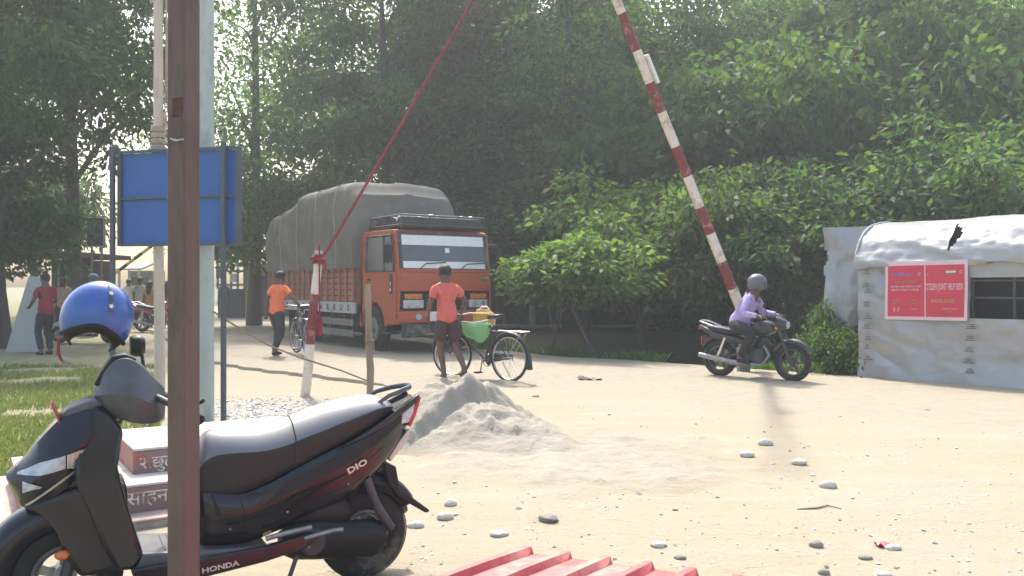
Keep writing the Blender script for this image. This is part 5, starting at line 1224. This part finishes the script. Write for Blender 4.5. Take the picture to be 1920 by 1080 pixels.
# ------------------------------------------------------------------ bicycles
def make_bicycle(label, loc, rz, group=None):
    r = thing('bicycle', label, 'bicycle', loc, rz, group)
    def B(mb, name, mat='bike_paint', parent=r, **k): return mb.build(name, M[mat], parent, **k)
    for x, turn in ((0, 0), (1.13, .22)):
        h = B(MB().cyl((0, -.045, 0), (0, .045, 0), .02, 10), 'wheel', 'alloy'); h.location = (x, 0, .345); h.rotation_euler = (0, 0, turn)
        MB().torus((0, 0, 0), .328, .018, 'y', 44, 7).build('tyre', M['rubber'], h)
        MB().torus((0, 0, 0), .306, .011, 'y', 44, 6, rz=.014).build('rim', M['steel'], h)
        sp = MB()
        for k in range(24):
            a = 2*pi*k/24; b = a+.25*(-1)**k; sp.tube([(.018*cos(b), .025*(-1)**(k//2), .018*sin(b)), (.305*cos(a), 0, .305*sin(a))], .0018, 3, cap=False)
        sp.build('spokes', M['steel'], h)
        mg = MB(); mg.torus((0, 0, 0), .368, .024, 'y', 24, 6, a0=radians(-5 if x == 0 else 20) if False else (radians(15) if x else radians(0)), a1=radians(190) if x == 0 else radians(150), rz=.03); mg.build('mudguard', M['bike_paint'], h)
    BBk, ST, HT, HB = Vector((.46, 0, .29)), Vector((.29, 0, .83)), Vector((.93, 0, .86)), Vector((.965, 0, .72))
    f = MB()
    for a, b in ((BBk, ST), (ST+Vector((.01, 0, -.04)), HT), (BBk, HB), (HB, HT)): f.cyl(a, b, .016, 10)
    for s in (-1, 1): f.tube([(0, s*.055, .345), (.28, s*.03, .80)], .009, 8); f.tube([(0, s*.055, .345), tuple(BBk+Vector((0, s*.03, 0)))], .010, 8)
    B(f, 'frame')
    f = MB()
    for s in (-1, 1): f.tube([(1.13, s*.05, .345), (1.09, s*.05, .5), (.985, s*.045, .72)], .011, 8)
    f.cyl((.96, 0, .74), (.915, 0, .96), .014, 10); B(f, 'fork')
    hb = B(MB().tube([(.74, -.27, .955), (.86, -.27, .97), (.93, -.2, .985), (.93, 0, .965), (.93, .2, .985), (.86, .27, .97), (.74, .27, .955)], .012, 8), 'handlebar', 'steel')
    for s in (-1, 1): MB().cyl((.74, s*.27, .955), (.85, s*.27, .969), .018, 10).build('grip', M['lining'], hb)
    sd = MB(); sd.loft([sup(16, hw, .035, 0, z, 2.3, x) for x, z, hw in ((.12, .955, .02), (.14, .955, .09), (.2, .955, .105), (.28, .95, .07), (.36, .945, .035), (.41, .94, .015))])
    sd = B(sd, 'saddle', 'seat_vinyl'); MB().cyl((.285, 0, .82), (.265, 0, .93), .013, 8).build('seat_post', M['steel'], sd)
    cr = B(MB().torus(tuple(BBk+Vector((0, -.05, 0))), .09, .008, 'y', 28, 6), 'chainring', 'steel')
    c = MB(); c.cyl(BBk+Vector((0, -.07, 0)), BBk+Vector((0, .07, 0)), .022, 10); c.tube([BBk+Vector((0, .07, 0)), BBk+Vector((.03, .08, -.17))], .011, 6); c.tube([BBk+Vector((0, -.07, 0)), BBk+Vector((-.03, -.08, .17))], .011, 6); c.build('crank', M['alloy'], cr)
    for s, dx, dz in ((1, .03, -.17), (-1, -.03, .17)): MB().box(BBk+Vector((dx, s*.13, dz)), (.09, .1, .022)).build('pedal', M['lining'], cr)
    B(MB().slab([(-.02, .30), (.0, .40), (.46, .40), (.55, .30), (.46, .20), (.40, .26), (.0, .33)], -.075, -.065), 'chain_guard', 'bike_paint')
    k = MB()
    for s in (-1, 1): k.tube([(-.33, s*.06, .74), (.27, s*.06, .74)], .007, 6); k.tube([(-.28, s*.065, .74), (0, s*.07, .345)], .006, 6)
    for x in (-.32, -.2, -.08, .04): k.tube([(x, -.06, .74), (x, .06, .74)], .006, 6)
    B(k, 'carrier', 'steel')
    B(MB().tube([(.05, .1, .30), (-.12, .13, .10)], .008, 6), 'kick_stand', 'steel')
    B(MB().slab([(-.345, .42), (-.37, .40), (-.40, .20), (-.34, .21)], -.045, .045), 'mud_flap', 'rubber')
    return r
bk1 = make_bicycle('black roadster bicycle with a green bag and yellow jerrycan, beside the barefoot man', (-.04, 12.45, gh(-.04, 12.45)+.0), math.atan2(.75, -.93))
bk2 = make_bicycle('dark bicycle pushed by the man in bright orange beside the truck', (-3.97, 16.5, .035), math.atan2(.95, -.42))
m1 = Matrix.Translation(bk1.location) @ Matrix.Rotation(bk1.rotation_euler.z, 4, 'Z')
# green bag draped over the crossbar, jerrycan behind it
gb = thing('green_bag', 'limp light green bag slung over the crossbar of the near bicycle', 'bag', bk1.location, bk1.rotation_euler.z)
def bag(u, v, s=1):
    x = .36+.58*u; sag = (.15*math.sin(pi*u)**.4+.09+.05*sin(pi*u*1.3))*(1+.12*sin(9*u)); z = .845-sag*v
    return (x-.05*(v)*(u-.5), s*(.022+.055*sin(pi*min(1, v*1.1))*sin(pi*u)+.012*sin(16*u+2*v)*v), z+.012*sin(11*u)*v)
mb = MB(); mb.grid(26, 14, lambda u, v: bag(u, v)); mb.grid(26, 14, lambda u, v: bag(u, v, -1)); mb.grid(26, 3, lambda u, v: (bag(u, 0)[0], (2*v-1)*.022, .85-.02*(2*v-1)**2+.004))
mb.build('cloth', M['c_green'], gb, angle=70)
MB().tube([(.40, .03, .84), (.36, .05, .90), (.62, .06, .855), (.9, .04, .86)], .009, 6).build('handle_strap', M['white_print'], gb)
jc = thing('jerrycan', 'square yellow plastic jerrycan behind the green bag on the near bicycle', 'jerrycan', m1 @ Vector((.62, -.15, .80)), bk1.rotation_euler.z+.2)
MB().bb((-.15, -.09, 0), (.15, .09, .20)).build('body', M['jerry'], jc, bevel=.03, seg=3)
MB().loft([[(-.13, -.07, .195), (.13, -.07, .195), (.13, .07, .195), (-.13, .07, .195)], [(-.05, -.03, .255), (.05, -.03, .255), (.05, .03, .255), (-.05, .03, .255)]]).build('shoulder', M['jerry'], jc, bevel=.01)
MB().tube([(-.10, 0, .235), (-.06, 0, .285), (.04, 0, .285), (.08, 0, .24)], .013, 8).build('handle', M['white_print'], jc)
MB().cyl((.1, 0, .2), (.1, 0, .255), .025, 12).build('cap', M['white_print'], jc)

# ------------------------------------------------------------------ motorcycles
def make_motorcycle(label, loc, rz, tank='moto_body', group=None):
    r = thing('motorcycle', label, 'motorcycle', loc, rz, group)
    def B(mb, name, mat='moto_body', parent=r, **k): return mb.build(name, M[mat], parent, **k)
    for x in (0, 1.26):
        t = B(MB().torus((0, 0, 0), .255, .05, 'y', 36, 9, rz=.05), 'wheel', 'rubber'); t.location = (x, 0, .305)
        rm = MB(); rm.torus((0, 0, 0), .205, .018, 'y', 30, 6, rz=.03); rm.cyl((0, -.07, 0), (0, .07, 0), .045, 12)
        for k in range(6):
            a = k*pi/3; rm.box((.11*cos(a), 0, .11*sin(a)), (.2, .025, .03), Matrix.Rotation(-a, 3, 'Y'))
        rm.build('rim', M['dark_steel'], t)
        d = MB(); d.torus((0, .05, 0), .09, .022, 'y', 24, 4, rz=.002); d.build('brake_disc', M['steel'], t)
    for s in (-1, 1):
        B(MB().tube([(1.26, s*.09, .305), (1.03, s*.09, .92)], [.027, .022], 10), 'fork_leg', 'dark_steel'); B(MB().tube([(0, s*.11, .305), (.48, s*.1, .42)], .022, 8), 'swing_arm', 'dark_steel')
        B(MB().tube([(.02, s*.12, .34), (.16, s*.12, .66)], .028, 10), 'shock_absorber', 'chrome')
    B(MB().torus((1.26, 0, .305), .33, .045, 'y', 16, 6, a0=radians(30), a1=radians(150), rz=.06), 'front_mudguard'); B(MB().torus((0, 0, .33), .34, .05, 'y', 16, 6, a0=radians(30), a1=radians(150), rz=.07), 'rear_mudguard')
    B(MB().loft(secs([(.50, .72, .80, .08), (.56, .70, .86, .12), (.70, .70, .94, .15), (.85, .72, .96, .15), (.96, .76, .92, .11), (1.0, .80, .88, .06)], 20)), 'fuel_tank', tank)
    B(MB().loft(secs([(-.20, .80, .86, .06), (-.12, .76, .86, .11), (.1, .72, .84, .13), (.3, .70, .80, .13), (.5, .70, .78, .10), (.55, .72, .77, .06)], 18)), 'seat', 'seat_vinyl')
    B(MB().loft(secs([(-.34, .80, .86, .05), (-.22, .72, .82, .09), (0, .62, .75, .12), (.3, .55, .70, .13), (.45, .55, .66, .10)], 18)), 'tail_body', tank)
    e = MB(); e.bb((.42, -.13, .26), (.82, .13, .50)); e.cyl((.70, 0, .42), (.80, 0, .66), .09, 14); e.cyl((.52, -.17, .36), (.52, .17, .36), .09, 14)
    for k in range(5): e.cyl((.715+.02*k, 0, .48+.035*k), (.72+.02*k, 0, .49+.035*k), .115, 14)
    B(e, 'engine', 'dark_steel', bevel=.02)
    B(MB().tube([(.80, -.06, .56), (.92, -.1, .40), (.80, -.14, .24), (.3, -.15, .26), (-.30, -.16, .36)], [.02, .022, .022, .05, .04], 12), 'exhaust', 'alloy')
    hb = B(MB().tube([(.86, -.36, 1.0), (.98, -.2, 1.04), (1.02, 0, 1.0), (.98, .2, 1.04), (.86, .36, 1.0)], .012, 8), 'handlebar', 'dark_steel')
    for s in (-1, 1):
        MB().cyl((.86, s*.36, 1.0), (.93, s*.27, 1.025), .019, 10).build('grip', M['lining'], hb)
        m = MB(); m.tube([(.95, s*.25, 1.03), (.96, s*.34, 1.18)], .006, 6); m.ell((.96, s*.37, 1.20), (.015, .06, .04), 10, 6); m.build('mirror', M['black_plastic'], hb)
    h = B(MB().loft(secs([(1.02, .86, 1.04, .10), (1.08, .82, 1.02, .12), (1.14, .82, .98, .11), (1.19, .84, .95, .08)], 18)), 'headlamp_cowl', tank)
    MB().ell((1.18, 0, .89), (.03, .085, .06), 12, 8).build('headlamp', M['lens_clear'], h)
    for s in (-1, 1): B(MB().ell((1.06, s*.17, .84), (.03, .03, .02), 8, 6), 'indicator', 'lens_orange')
    B(MB().bb((-.37, -.05, .78), (-.335, .05, .84)), 'tail_light', 'lens_red', bevel=.01)
    B(MB().tube([(-.05, -.14, .84), (-.3, -.13, .92), (-.36, 0, .93), (-.3, .13, .92), (-.05, .14, .84)], .014, 8), 'grab_rail', 'chrome')
    for s in (-1, 1): B(MB().cyl((.45, s*.1, .30), (.45, s*.28, .29), .014, 8), 'foot_rest', 'dark_steel')
    B(MB().bb((-.31, -.08, .52), (-.295, .08, .66)), 'number_plate', 'plate_red')
    return r
MA = math.atan2(-.66, .75)
mo = make_motorcycle('black motorcycle ridden across the road by a man in a lilac shirt', (3.24, 13.3, .0), MA); mo.scale = (.93, .93, .93)
mo2 = make_motorcycle('parked red motorcycle far down the road beside the walking group', (-11.35, 26.2, 0), radians(-20), 'moto_red')
# pale step-through scooter mostly behind the helmet
pw = thing('pale_scooter', 'pale old step-through scooter parked behind the blue helmet', 'scooter', W(112, 21), radians(180))
PWm = pmat('pale_paint', (0.42, 0.43, 0.40), 0.45, 0.15, 6, wear=(0.25, 0.22, 0.18), wear_amt=.3); M['pale_paint'] = PWm
pw.location = (W(205, 21).x, 21, 0)
for x in (0, 1.22):
    t = MB().torus((x, 0, .22), .165, .055, 'y', 28, 8).build('wheel', M['rubber'], pw); MB().cyl((x, -.05, .22), (x, .05, .22), .11, 16).build('rim', M['alloy'], t)
MB().loft(secs([(-.28, .50, .62, .06), (-.18, .42, .72, .14), (.0, .38, .76, .19), (.25, .34, .74, .18), (.45, .30, .64, .12)], 20)).build('rear_body', PWm, pw)
MB().loft(secs([(-.2, .74, .82, .08), (0, .75, .84, .13), (.3, .73, .82, .13), (.45, .72, .80, .08)], 16)).build('seat', M['seat_vinyl'], pw)
MB().slab([(.45, .30), (.95, .26), (1.06, .45), (1.0, .95), (1.04, .96), (1.12, .45), (1.0, .20), (.45, .24)], -.19, .19).build('leg_shield', PWm, pw, bevel=.02)
MB().torus((1.22, 0, .22), .25, .06, 'y', 16, 8, a0=radians(20), a1=radians(150), rz=.08).build('front_mudguard', PWm, pw)
MB().tube([(1.0, -.32, .98), (1.02, 0, 1.02), (1.0, .32, .98)], .018, 8).build('handlebar', M['dark_steel'], pw)
MB().ell((1.06, 0, 1.0), (.09, .08, .07), 14, 8).build('headlamp', M['alloy'], pw); MB().tube([(1.02, 0, .95), (1.2, 0, .3)], .03, 8).build('fork', M['alloy'], pw)

# ------------------------------------------------------------------ people
def skin_obj(name, verts, edges, radii, mat, parent, root=0, sub=2):
    me = bpy.data.meshes.new(name); me.from_pydata([tuple(v) for v in verts], edges, []); me.materials.append(M[mat])
    o = bpy.data.objects.new(name, me); COL.objects.link(o); o.parent = parent
    s = o.modifiers.new('skin', 'SKIN'); s.use_smooth_shade = True; s.branch_smoothing = .3
    for i, d in enumerate(me.skin_vertices[0].data):
        r = radii[i]; d.radius = (r, r) if not isinstance(r, tuple) else r; d.use_root = (i == root)
    b = o.modifiers.new('sub', 'SUBSURF'); b.levels = sub; b.render_levels = sub
    return o
def ik(a, c, l1, l2, hint):
    a, c = Vector(a), Vector(c); d = c-a; L = d.length
    if L > (l1+l2)*.995: c = a+d.normalized()*(l1+l2)*.995; d = c-a; L = d.length
    x = (l1*l1-l2*l2+L*L)/(2*L); h = math.sqrt(max(0, l1*l1-x*x)); u = d.normalized(); hv = Vector(hint); hv = (hv-u*hv.dot(u)).normalized()
    return a+u*x+hv*h, c
SHIRT_TEX = bpy.data.textures.new('cloth_folds', 'CLOUDS'); SHIRT_TEX.noise_scale = .16; SHIRT_TEX.noise_depth = 2
def folds(o, st=.035):
    d = o.modifiers.new('folds', 'DISPLACE'); d.texture = SHIRT_TEX; d.strength = st; d.mid_level = .35; d.texture_coords = 'GLOBAL'
    s_ = o.modifiers.new('sub2', 'SUBSURF'); s_.levels = 0; s_.render_levels = 0
def person(label, loc, rz, H=1.7, top='c_white', legs='c_black', handR=None, handL=None, footR=None, footL=None, lean=(0, 0), turn=0.0,
           pel=(0, 0, .93), shorts=False, shoes='c_black', barefoot=False, hair='short', headwear=None, sleeve=.62, hintR=(.6, -1, -.2), hintL=(-.6, -1, -.2), kneeR=(0.05, 1, 0), kneeL=(-.05, 1, 0), kurta=False, skin='skin', group=None):
    k = H/1.7; r = thing('person', label, 'person', loc, rz, group); r.scale = (k, k, k)
    pel = Vector(pel); lx, ly = lean; zf = math.sqrt(max(.3, 1-(ly/.475)**2))
    sp = pel+Vector((lx*.3, ly*.3, .155*zf)); ch = pel+Vector((lx*.7, ly*.7, .335*zf)); nb = pel+Vector((lx, ly, .475*zf)); nk = nb+Vector((lx*.15, ly*.15+.012, .06))
    h1 = nk+Vector((0, .012, .055)); h2 = h1+Vector((0, .006, .07)); h3 = h2+Vector((0, -.006, .058))
    V = [pel, sp, ch, nb, nk, h1, h2, h3]; E_ = [(0, 1), (1, 2), (2, 3), (3, 4), (4, 5), (5, 6), (6, 7)]
    R = [.10, .10, .115, .068, .052, .068, .088, .062]
    ct, st = cos(turn), sin(turn)
    fw_ = Vector((-st, ct, 0))
    V.append(h1+fw_*.095+Vector((0, 0, .022))); E_.append((5, 8)); R.append(.014)   # nose
    V.append(h1+fw_*.07+Vector((0, 0, -.045))); E_.append((5, 9)); R.append(.032)    # chin
    sv = {}
    J = {}
    for s, key in ((1, 'R'), (-1, 'L')):
        sh_ = nb+Vector((s*.155, 0, -.045)); hand = Vector(handR if s > 0 else handL) if (handR if s > 0 else handL) else sh_+Vector((s*.07, .05, -.53))
        el, wr_ = ik(sh_, hand, .285, .255, hintR if s > 0 else hintL); i = len(V); fd = (wr_-el).normalized()
        V += [sh_, el, el.lerp(wr_, .55), wr_, wr_+fd*.045, wr_+fd*.085]; R += [.052, .040, .036, .026, .034, .036]
        E_ += [(3, i), (i, i+1), (i+1, i+2), (i+2, i+3), (i+3, i+4), (i+4, i+5)]
        # fingers and thumb
        sd_ = fd.cross(Vector((s, 0.3, 0)) if abs(fd.z) > .5 else Vector((0, 0, 1))).normalized(); pn = sd_.cross(fd)*(-s)
        for q in range(4):
            o0 = wr_+fd*.085+sd_*(.027-.018*q); ln_ = (.062, .072, .068, .054)[q]; j = len(V)
            V += [o0, o0+fd*ln_*.55+pn*.012, o0+fd*ln_*.9+pn*.034]; R += [.010, .0092, .0078]; E_ += [(i+5, j), (j, j+1), (j+1, j+2)]
        j = len(V); V += [wr_+fd*.05+sd_*.045+pn*.012, wr_+fd*.085+sd_*.06+pn*.03]; R += [.012, .009]; E_ += [(i+4, j), (j, j+1)]
        J['sh'+key], J['el'+key], J['wr'+key] = sh_, el, wr_
        hp = pel+Vector((s*.088, 0, -.04)); ft = Vector(footR if s > 0 else footL) if (footR if s > 0 else footL) else Vector((s*.10, -.01, .085))
        kn, an_ = ik(hp, ft, .425, .415, kneeR if s > 0 else kneeL); i = len(V)
        V += [hp, hp.lerp(kn, .5), kn, kn.lerp(an_, .4), an_]; R += [.078, .074, .056, .054, .036]; E_ += [(0, i), (i, i+1), (i+1, i+2), (i+2, i+3), (i+3, i+4)]
        toe = an_+fw_*.15+Vector((0, 0, -.06 if an_.z < .12 else -.10)); heel = an_+fw_*-.035+Vector((0, 0, -.055))
        j = len(V); V += [an_+fw_*.07+Vector((0, 0, -.045)), toe, heel]; R += [.036, .026, .03]; E_ += [(i+4, j), (j, j+1), (i+4, j+2)]
        J['hp'+key], J['kn'+key], J['an'+key], J['toe'+key], J['heel'+key] = hp, kn, an_, toe, heel
    skin_obj('body', V, E_, R, skin, r)
    # ears, eyes
    for s in (-1, 1):
        c = h1+Vector((ct*s*.088, st*s*.088, .03)); MB().ell(c, (.012, .022, .032), 8, 6).build('ear', M[skin], r)
        c = h1+fw_*.078+Vector((ct*s*.033, st*s*.033, .043)); MB().ell(c, (.013, .012, .009), 8, 6).build('eye', M['eye'], r)
    MB().ell(h1+fw_*.092+Vector((0, 0, -.03)), (.024, .012, .007), 8, 5).build('mouth', M['c_maroonshorts'], r)
    # top
    hem = pel+Vector((0, 0, -.135)) if not kurta else pel+Vector((0, 0, -.42))
    V2 = [hem, hem.lerp(ch, .5), ch, nb+Vector((0, 0, -.03)), nb+Vector((lx*.1, .005, .03))]; R2 = [.172 if not kurta else .2, .15, .142, .10, .062]; E2 = [(q, q+1) for q in range(4)]
    for key in 'RL':
        i = len(V2); a, b, c_ = J['sh'+key], J['el'+key], J['wr'+key]
        if sleeve <= 1: V2 += [a+Vector((0, 0, .008)), a.lerp(b, sleeve*.6), a.lerp(b, sleeve)]; R2 += [.058, .058, .062]; E2 += [(3, i), (i, i+1), (i+1, i+2)]
        else: V2 += [a+Vector((0, 0, .008)), b, b.lerp(c_, .5), b.lerp(c_, .93)]; R2 += [.058, .05, .047, .042]; E2 += [(3, i), (i, i+1), (i+1, i+2), (i+2, i+3)]
    folds(skin_obj('shirt', V2, E2, R2, top, r, 2, 3))
    # legs
    V3 = [pel+Vector((0, 0, .07)), pel+Vector((0, 0, -.03))]; R3 = [.128, .138]; E3 = [(0, 1)]
    for key in 'RL':
        i = len(V3); a, b, c_ = J['hp'+key], J['kn'+key], J['an'+key]
        if shorts: V3 += [a, a.lerp(b, .5), a.lerp(b, .88)]; R3 += [.106, .10, .093]; E3 += [(1, i), (i, i+1), (i+1, i+2)]
        else: V3 += [a, a.lerp(b, .5), b, b.lerp(c_, .5), b.lerp(c_, .97)]; R3 += [.106, .092, .072, .066, .060]; E3 += [(1, i), (i, i+1), (i+1, i+2), (i+2, i+3), (i+3, i+4)]
    folds(skin_obj('shorts' if shorts else 'trousers', V3, E3, R3, legs, r, 1), .025)
    if not barefoot:
        for key in 'RL': skin_obj('shoe', [J['heel'+key], J['an'+key]+fw_*.05+Vector((0, 0, -.045)), J['toe'+key]+fw_*.03], [(0, 1), (1, 2)], [.04, .047, .034], shoes, r, 1, 1)
    # hair / headwear
    hc_ = h2+Vector((0, -.008, .0))
    if headwear:
        mb = MB(); mb.ell(hc_+Vector((0, 0, .015)), (.135, .155, .14), 24, 16); mb.v = [(x, y, max(z, hc_.z-.10)) for x, y, z in mb.v]; hm = mb.build('helmet', M[headwear], r)
        mb = MB(); rows = [[hc_+Vector((.128*sin(a)*1.03, .15*cos(a)*1.05, z)) for a in np.linspace(-1.1, 1.1, 11)] for z in (-.085, -.03, .035)]; mb.loft(rows, closed=False, cap=False); mb.build('visor', M['glass'], hm)
    else:
        mb = MB(); n_ = 22
        mb.ell((0, 0, 0), (.094, .108, .098), n_, 14); vs = []
        for v in mb.v:
            v = Vector(v); f_ = v.dot(fw_)/.108
            low = -.055+.075*sstep(-.1, .75, f_)
            if v.z < low: v.z = low+(v.z-low)*.12; v.x *= .93; v.y *= .93
            v *= 1+.07*noise2(v.x*45, v.y*45+v.z*30, 3); vs.append(tuple(v+hc_+Vector((0, 0, .012))))
        mb.v = vs; ho_ = mb.build('hair', M['hair'], r, angle=80)
        if hair == 'long':
            mb = MB(); mb.loft([sup(14, w_, d_, 0, 0, 2.2, 0) for w_, d_ in ((.05, .04),)]*1) if False else None
            mb.tube([hc_+Vector((0, -.07, .03)), hc_+Vector((0, -.115, -.12)), hc_+Vector((0, -.125, -.28)), hc_+Vector((0, -.10, -.42))], [.075, .095, .09, .03], 12); mb.build('hair_length', M['hair'], ho_)
    return r
# barefoot man with the near bicycle
def loc_hand(world, man_loc, rz, H): return (Matrix.Rotation(-rz, 3, 'Z') @ (Vector(world)-Vector(man_loc)))/(H/1.7)
ml, mr, mh = Vector((-.965, 12.72, .0)), radians(30), 1.74
hr = m1 @ Vector((.80, -.27, 1.0)); hl_ = m1 @ Vector((.80, .27, 1.0))
person('barefoot man in a salmon pink shirt and dark shorts pushing the near bicycle', ml, mr, mh, 'c_salmon', 'c_maroonshorts', handR=(.30, .20, .93), handL=(-.20, .24, .95), footR=(.14, -.30, .17), footL=(-.0, .10, .085),
       lean=(0, .05), shorts=True, barefoot=True, hair='short', hintR=(1, -.7, -.1), hintL=(-.7, -1, -.2), kneeR=(.1, 1, 0))
person('man in a bright orange shirt and black trousers pushing the bicycle beside the truck', W(518, 16.75, .035), radians(-28), 1.68, 'c_orange', 'c_black', handR=(.42, .24, .95), handL=(-.25, -.02, .86), footR=(.14, -.22, .12), footL=(-.12, .10, .085),
       lean=(.03, .05), hintR=(1, -.8, -.2))
# motorcycle rider
m2_ = Matrix.Translation(mo.location) @ Matrix.Rotation(MA, 4, 'Z') @ Matrix.Scale(.93, 4)
person('motorcycle rider in a lilac shirt, dark trousers and a grey helmet', m2_ @ Vector((.29, 0, 0)), MA-pi/2, 1.70, 'c_lilac', 'c_black', handR=(.32, .52, .96), handL=(-.32, .52, .96), footR=(.19, .15, .34), footL=(-.19, .15, .34),
       lean=(0, .28), pel=(0, 0, .87), headwear='helmet_grey', sleeve=1.5, hintR=(.8, -.3, -.8), hintL=(-.8, -.3, -.8), kneeR=(.25, 1, .35), kneeL=(-.25, 1, .35))
# the others along the road
person('person in a dark red shirt and black trousers standing by the leaning board', W(86, 17.5), radians(60), 1.68, 'c_darkred', 'c_black', handR=(.16, .28, 1.05), handL=(-.2, .25, 1.0))
person('person in a dusty pink top standing behind the pale scooter', W(118, 22.5), radians(200), 1.66, 'c_pink', 'c_black', sleeve=1.4)
person('person in a blue cap-like helmet standing beyond the hanging helmet', W(176, 24), radians(160), 1.72, 'c_blue', 'c_black', headwear='c_blue')
person('man in a white shirt walking away at the left of the group', W(241, 31), radians(8), 1.68, 'c_white', 'c_jeans', footR=(.1, -.2, .12), footL=(-.1, .18, .085))
person('man in a pale mint shirt walking away in the middle of the group', W(262, 29.5), radians(-4), 1.74, 'c_mint', 'c_jeans', footR=(.1, .2, .085), footL=(-.1, -.18, .12))
person('woman in a yellow kurta and white trousers with long black hair', W(280.5, 28.3), radians(5), 1.58, 'c_yellow', 'c_white', hair='long', kurta=True, footR=(.1, -.15, .1), footL=(-.1, .12, .085))
person('woman in a red dress half hidden by the brown post', W(314, 28), radians(15), 1.6, 'c_darkred', 'c_darkred', kurta=True, hair='long')
person('man in a rust brown shirt and jeans walking away towards the yellow house', W(475, 35.5), radians(12), 1.7, 'c_rust', 'c_jeans', footR=(.1, .16, .085), footL=(-.08, -.2, .12), sleeve=1.4)
person('person in blue standing against the grey gate', W(420, 35), radians(20), 1.7, 'c_blue', 'c_jeans')
person('seated-looking figure in dark clothes in the shade of the hut', W(150, 25.5), radians(170), 1.55, 'c_black', 'c_black')
# ------------------------------------------------------------------ dusty air
hz = bpy.data.materials.new('haze_air'); hz.use_nodes = True
t = hz.node_tree; t.nodes.remove(t.nodes['Principled BSDF'])
pv = t.nodes.new('ShaderNodeVolumePrincipled'); pv.inputs['Color'].default_value = (0.86, 0.9, 0.92, 1); pv.inputs['Density'].default_value = 0.0029; pv.inputs['Anisotropy'].default_value = 0.25
t.links.new(pv.outputs[0], t.nodes['Material Output'].inputs['Volume'])
o = MB().bb((-70, -12, -2.2), (80, 95, 24)).build('haze', hz, smooth=False); o['kind'] = 'stuff'
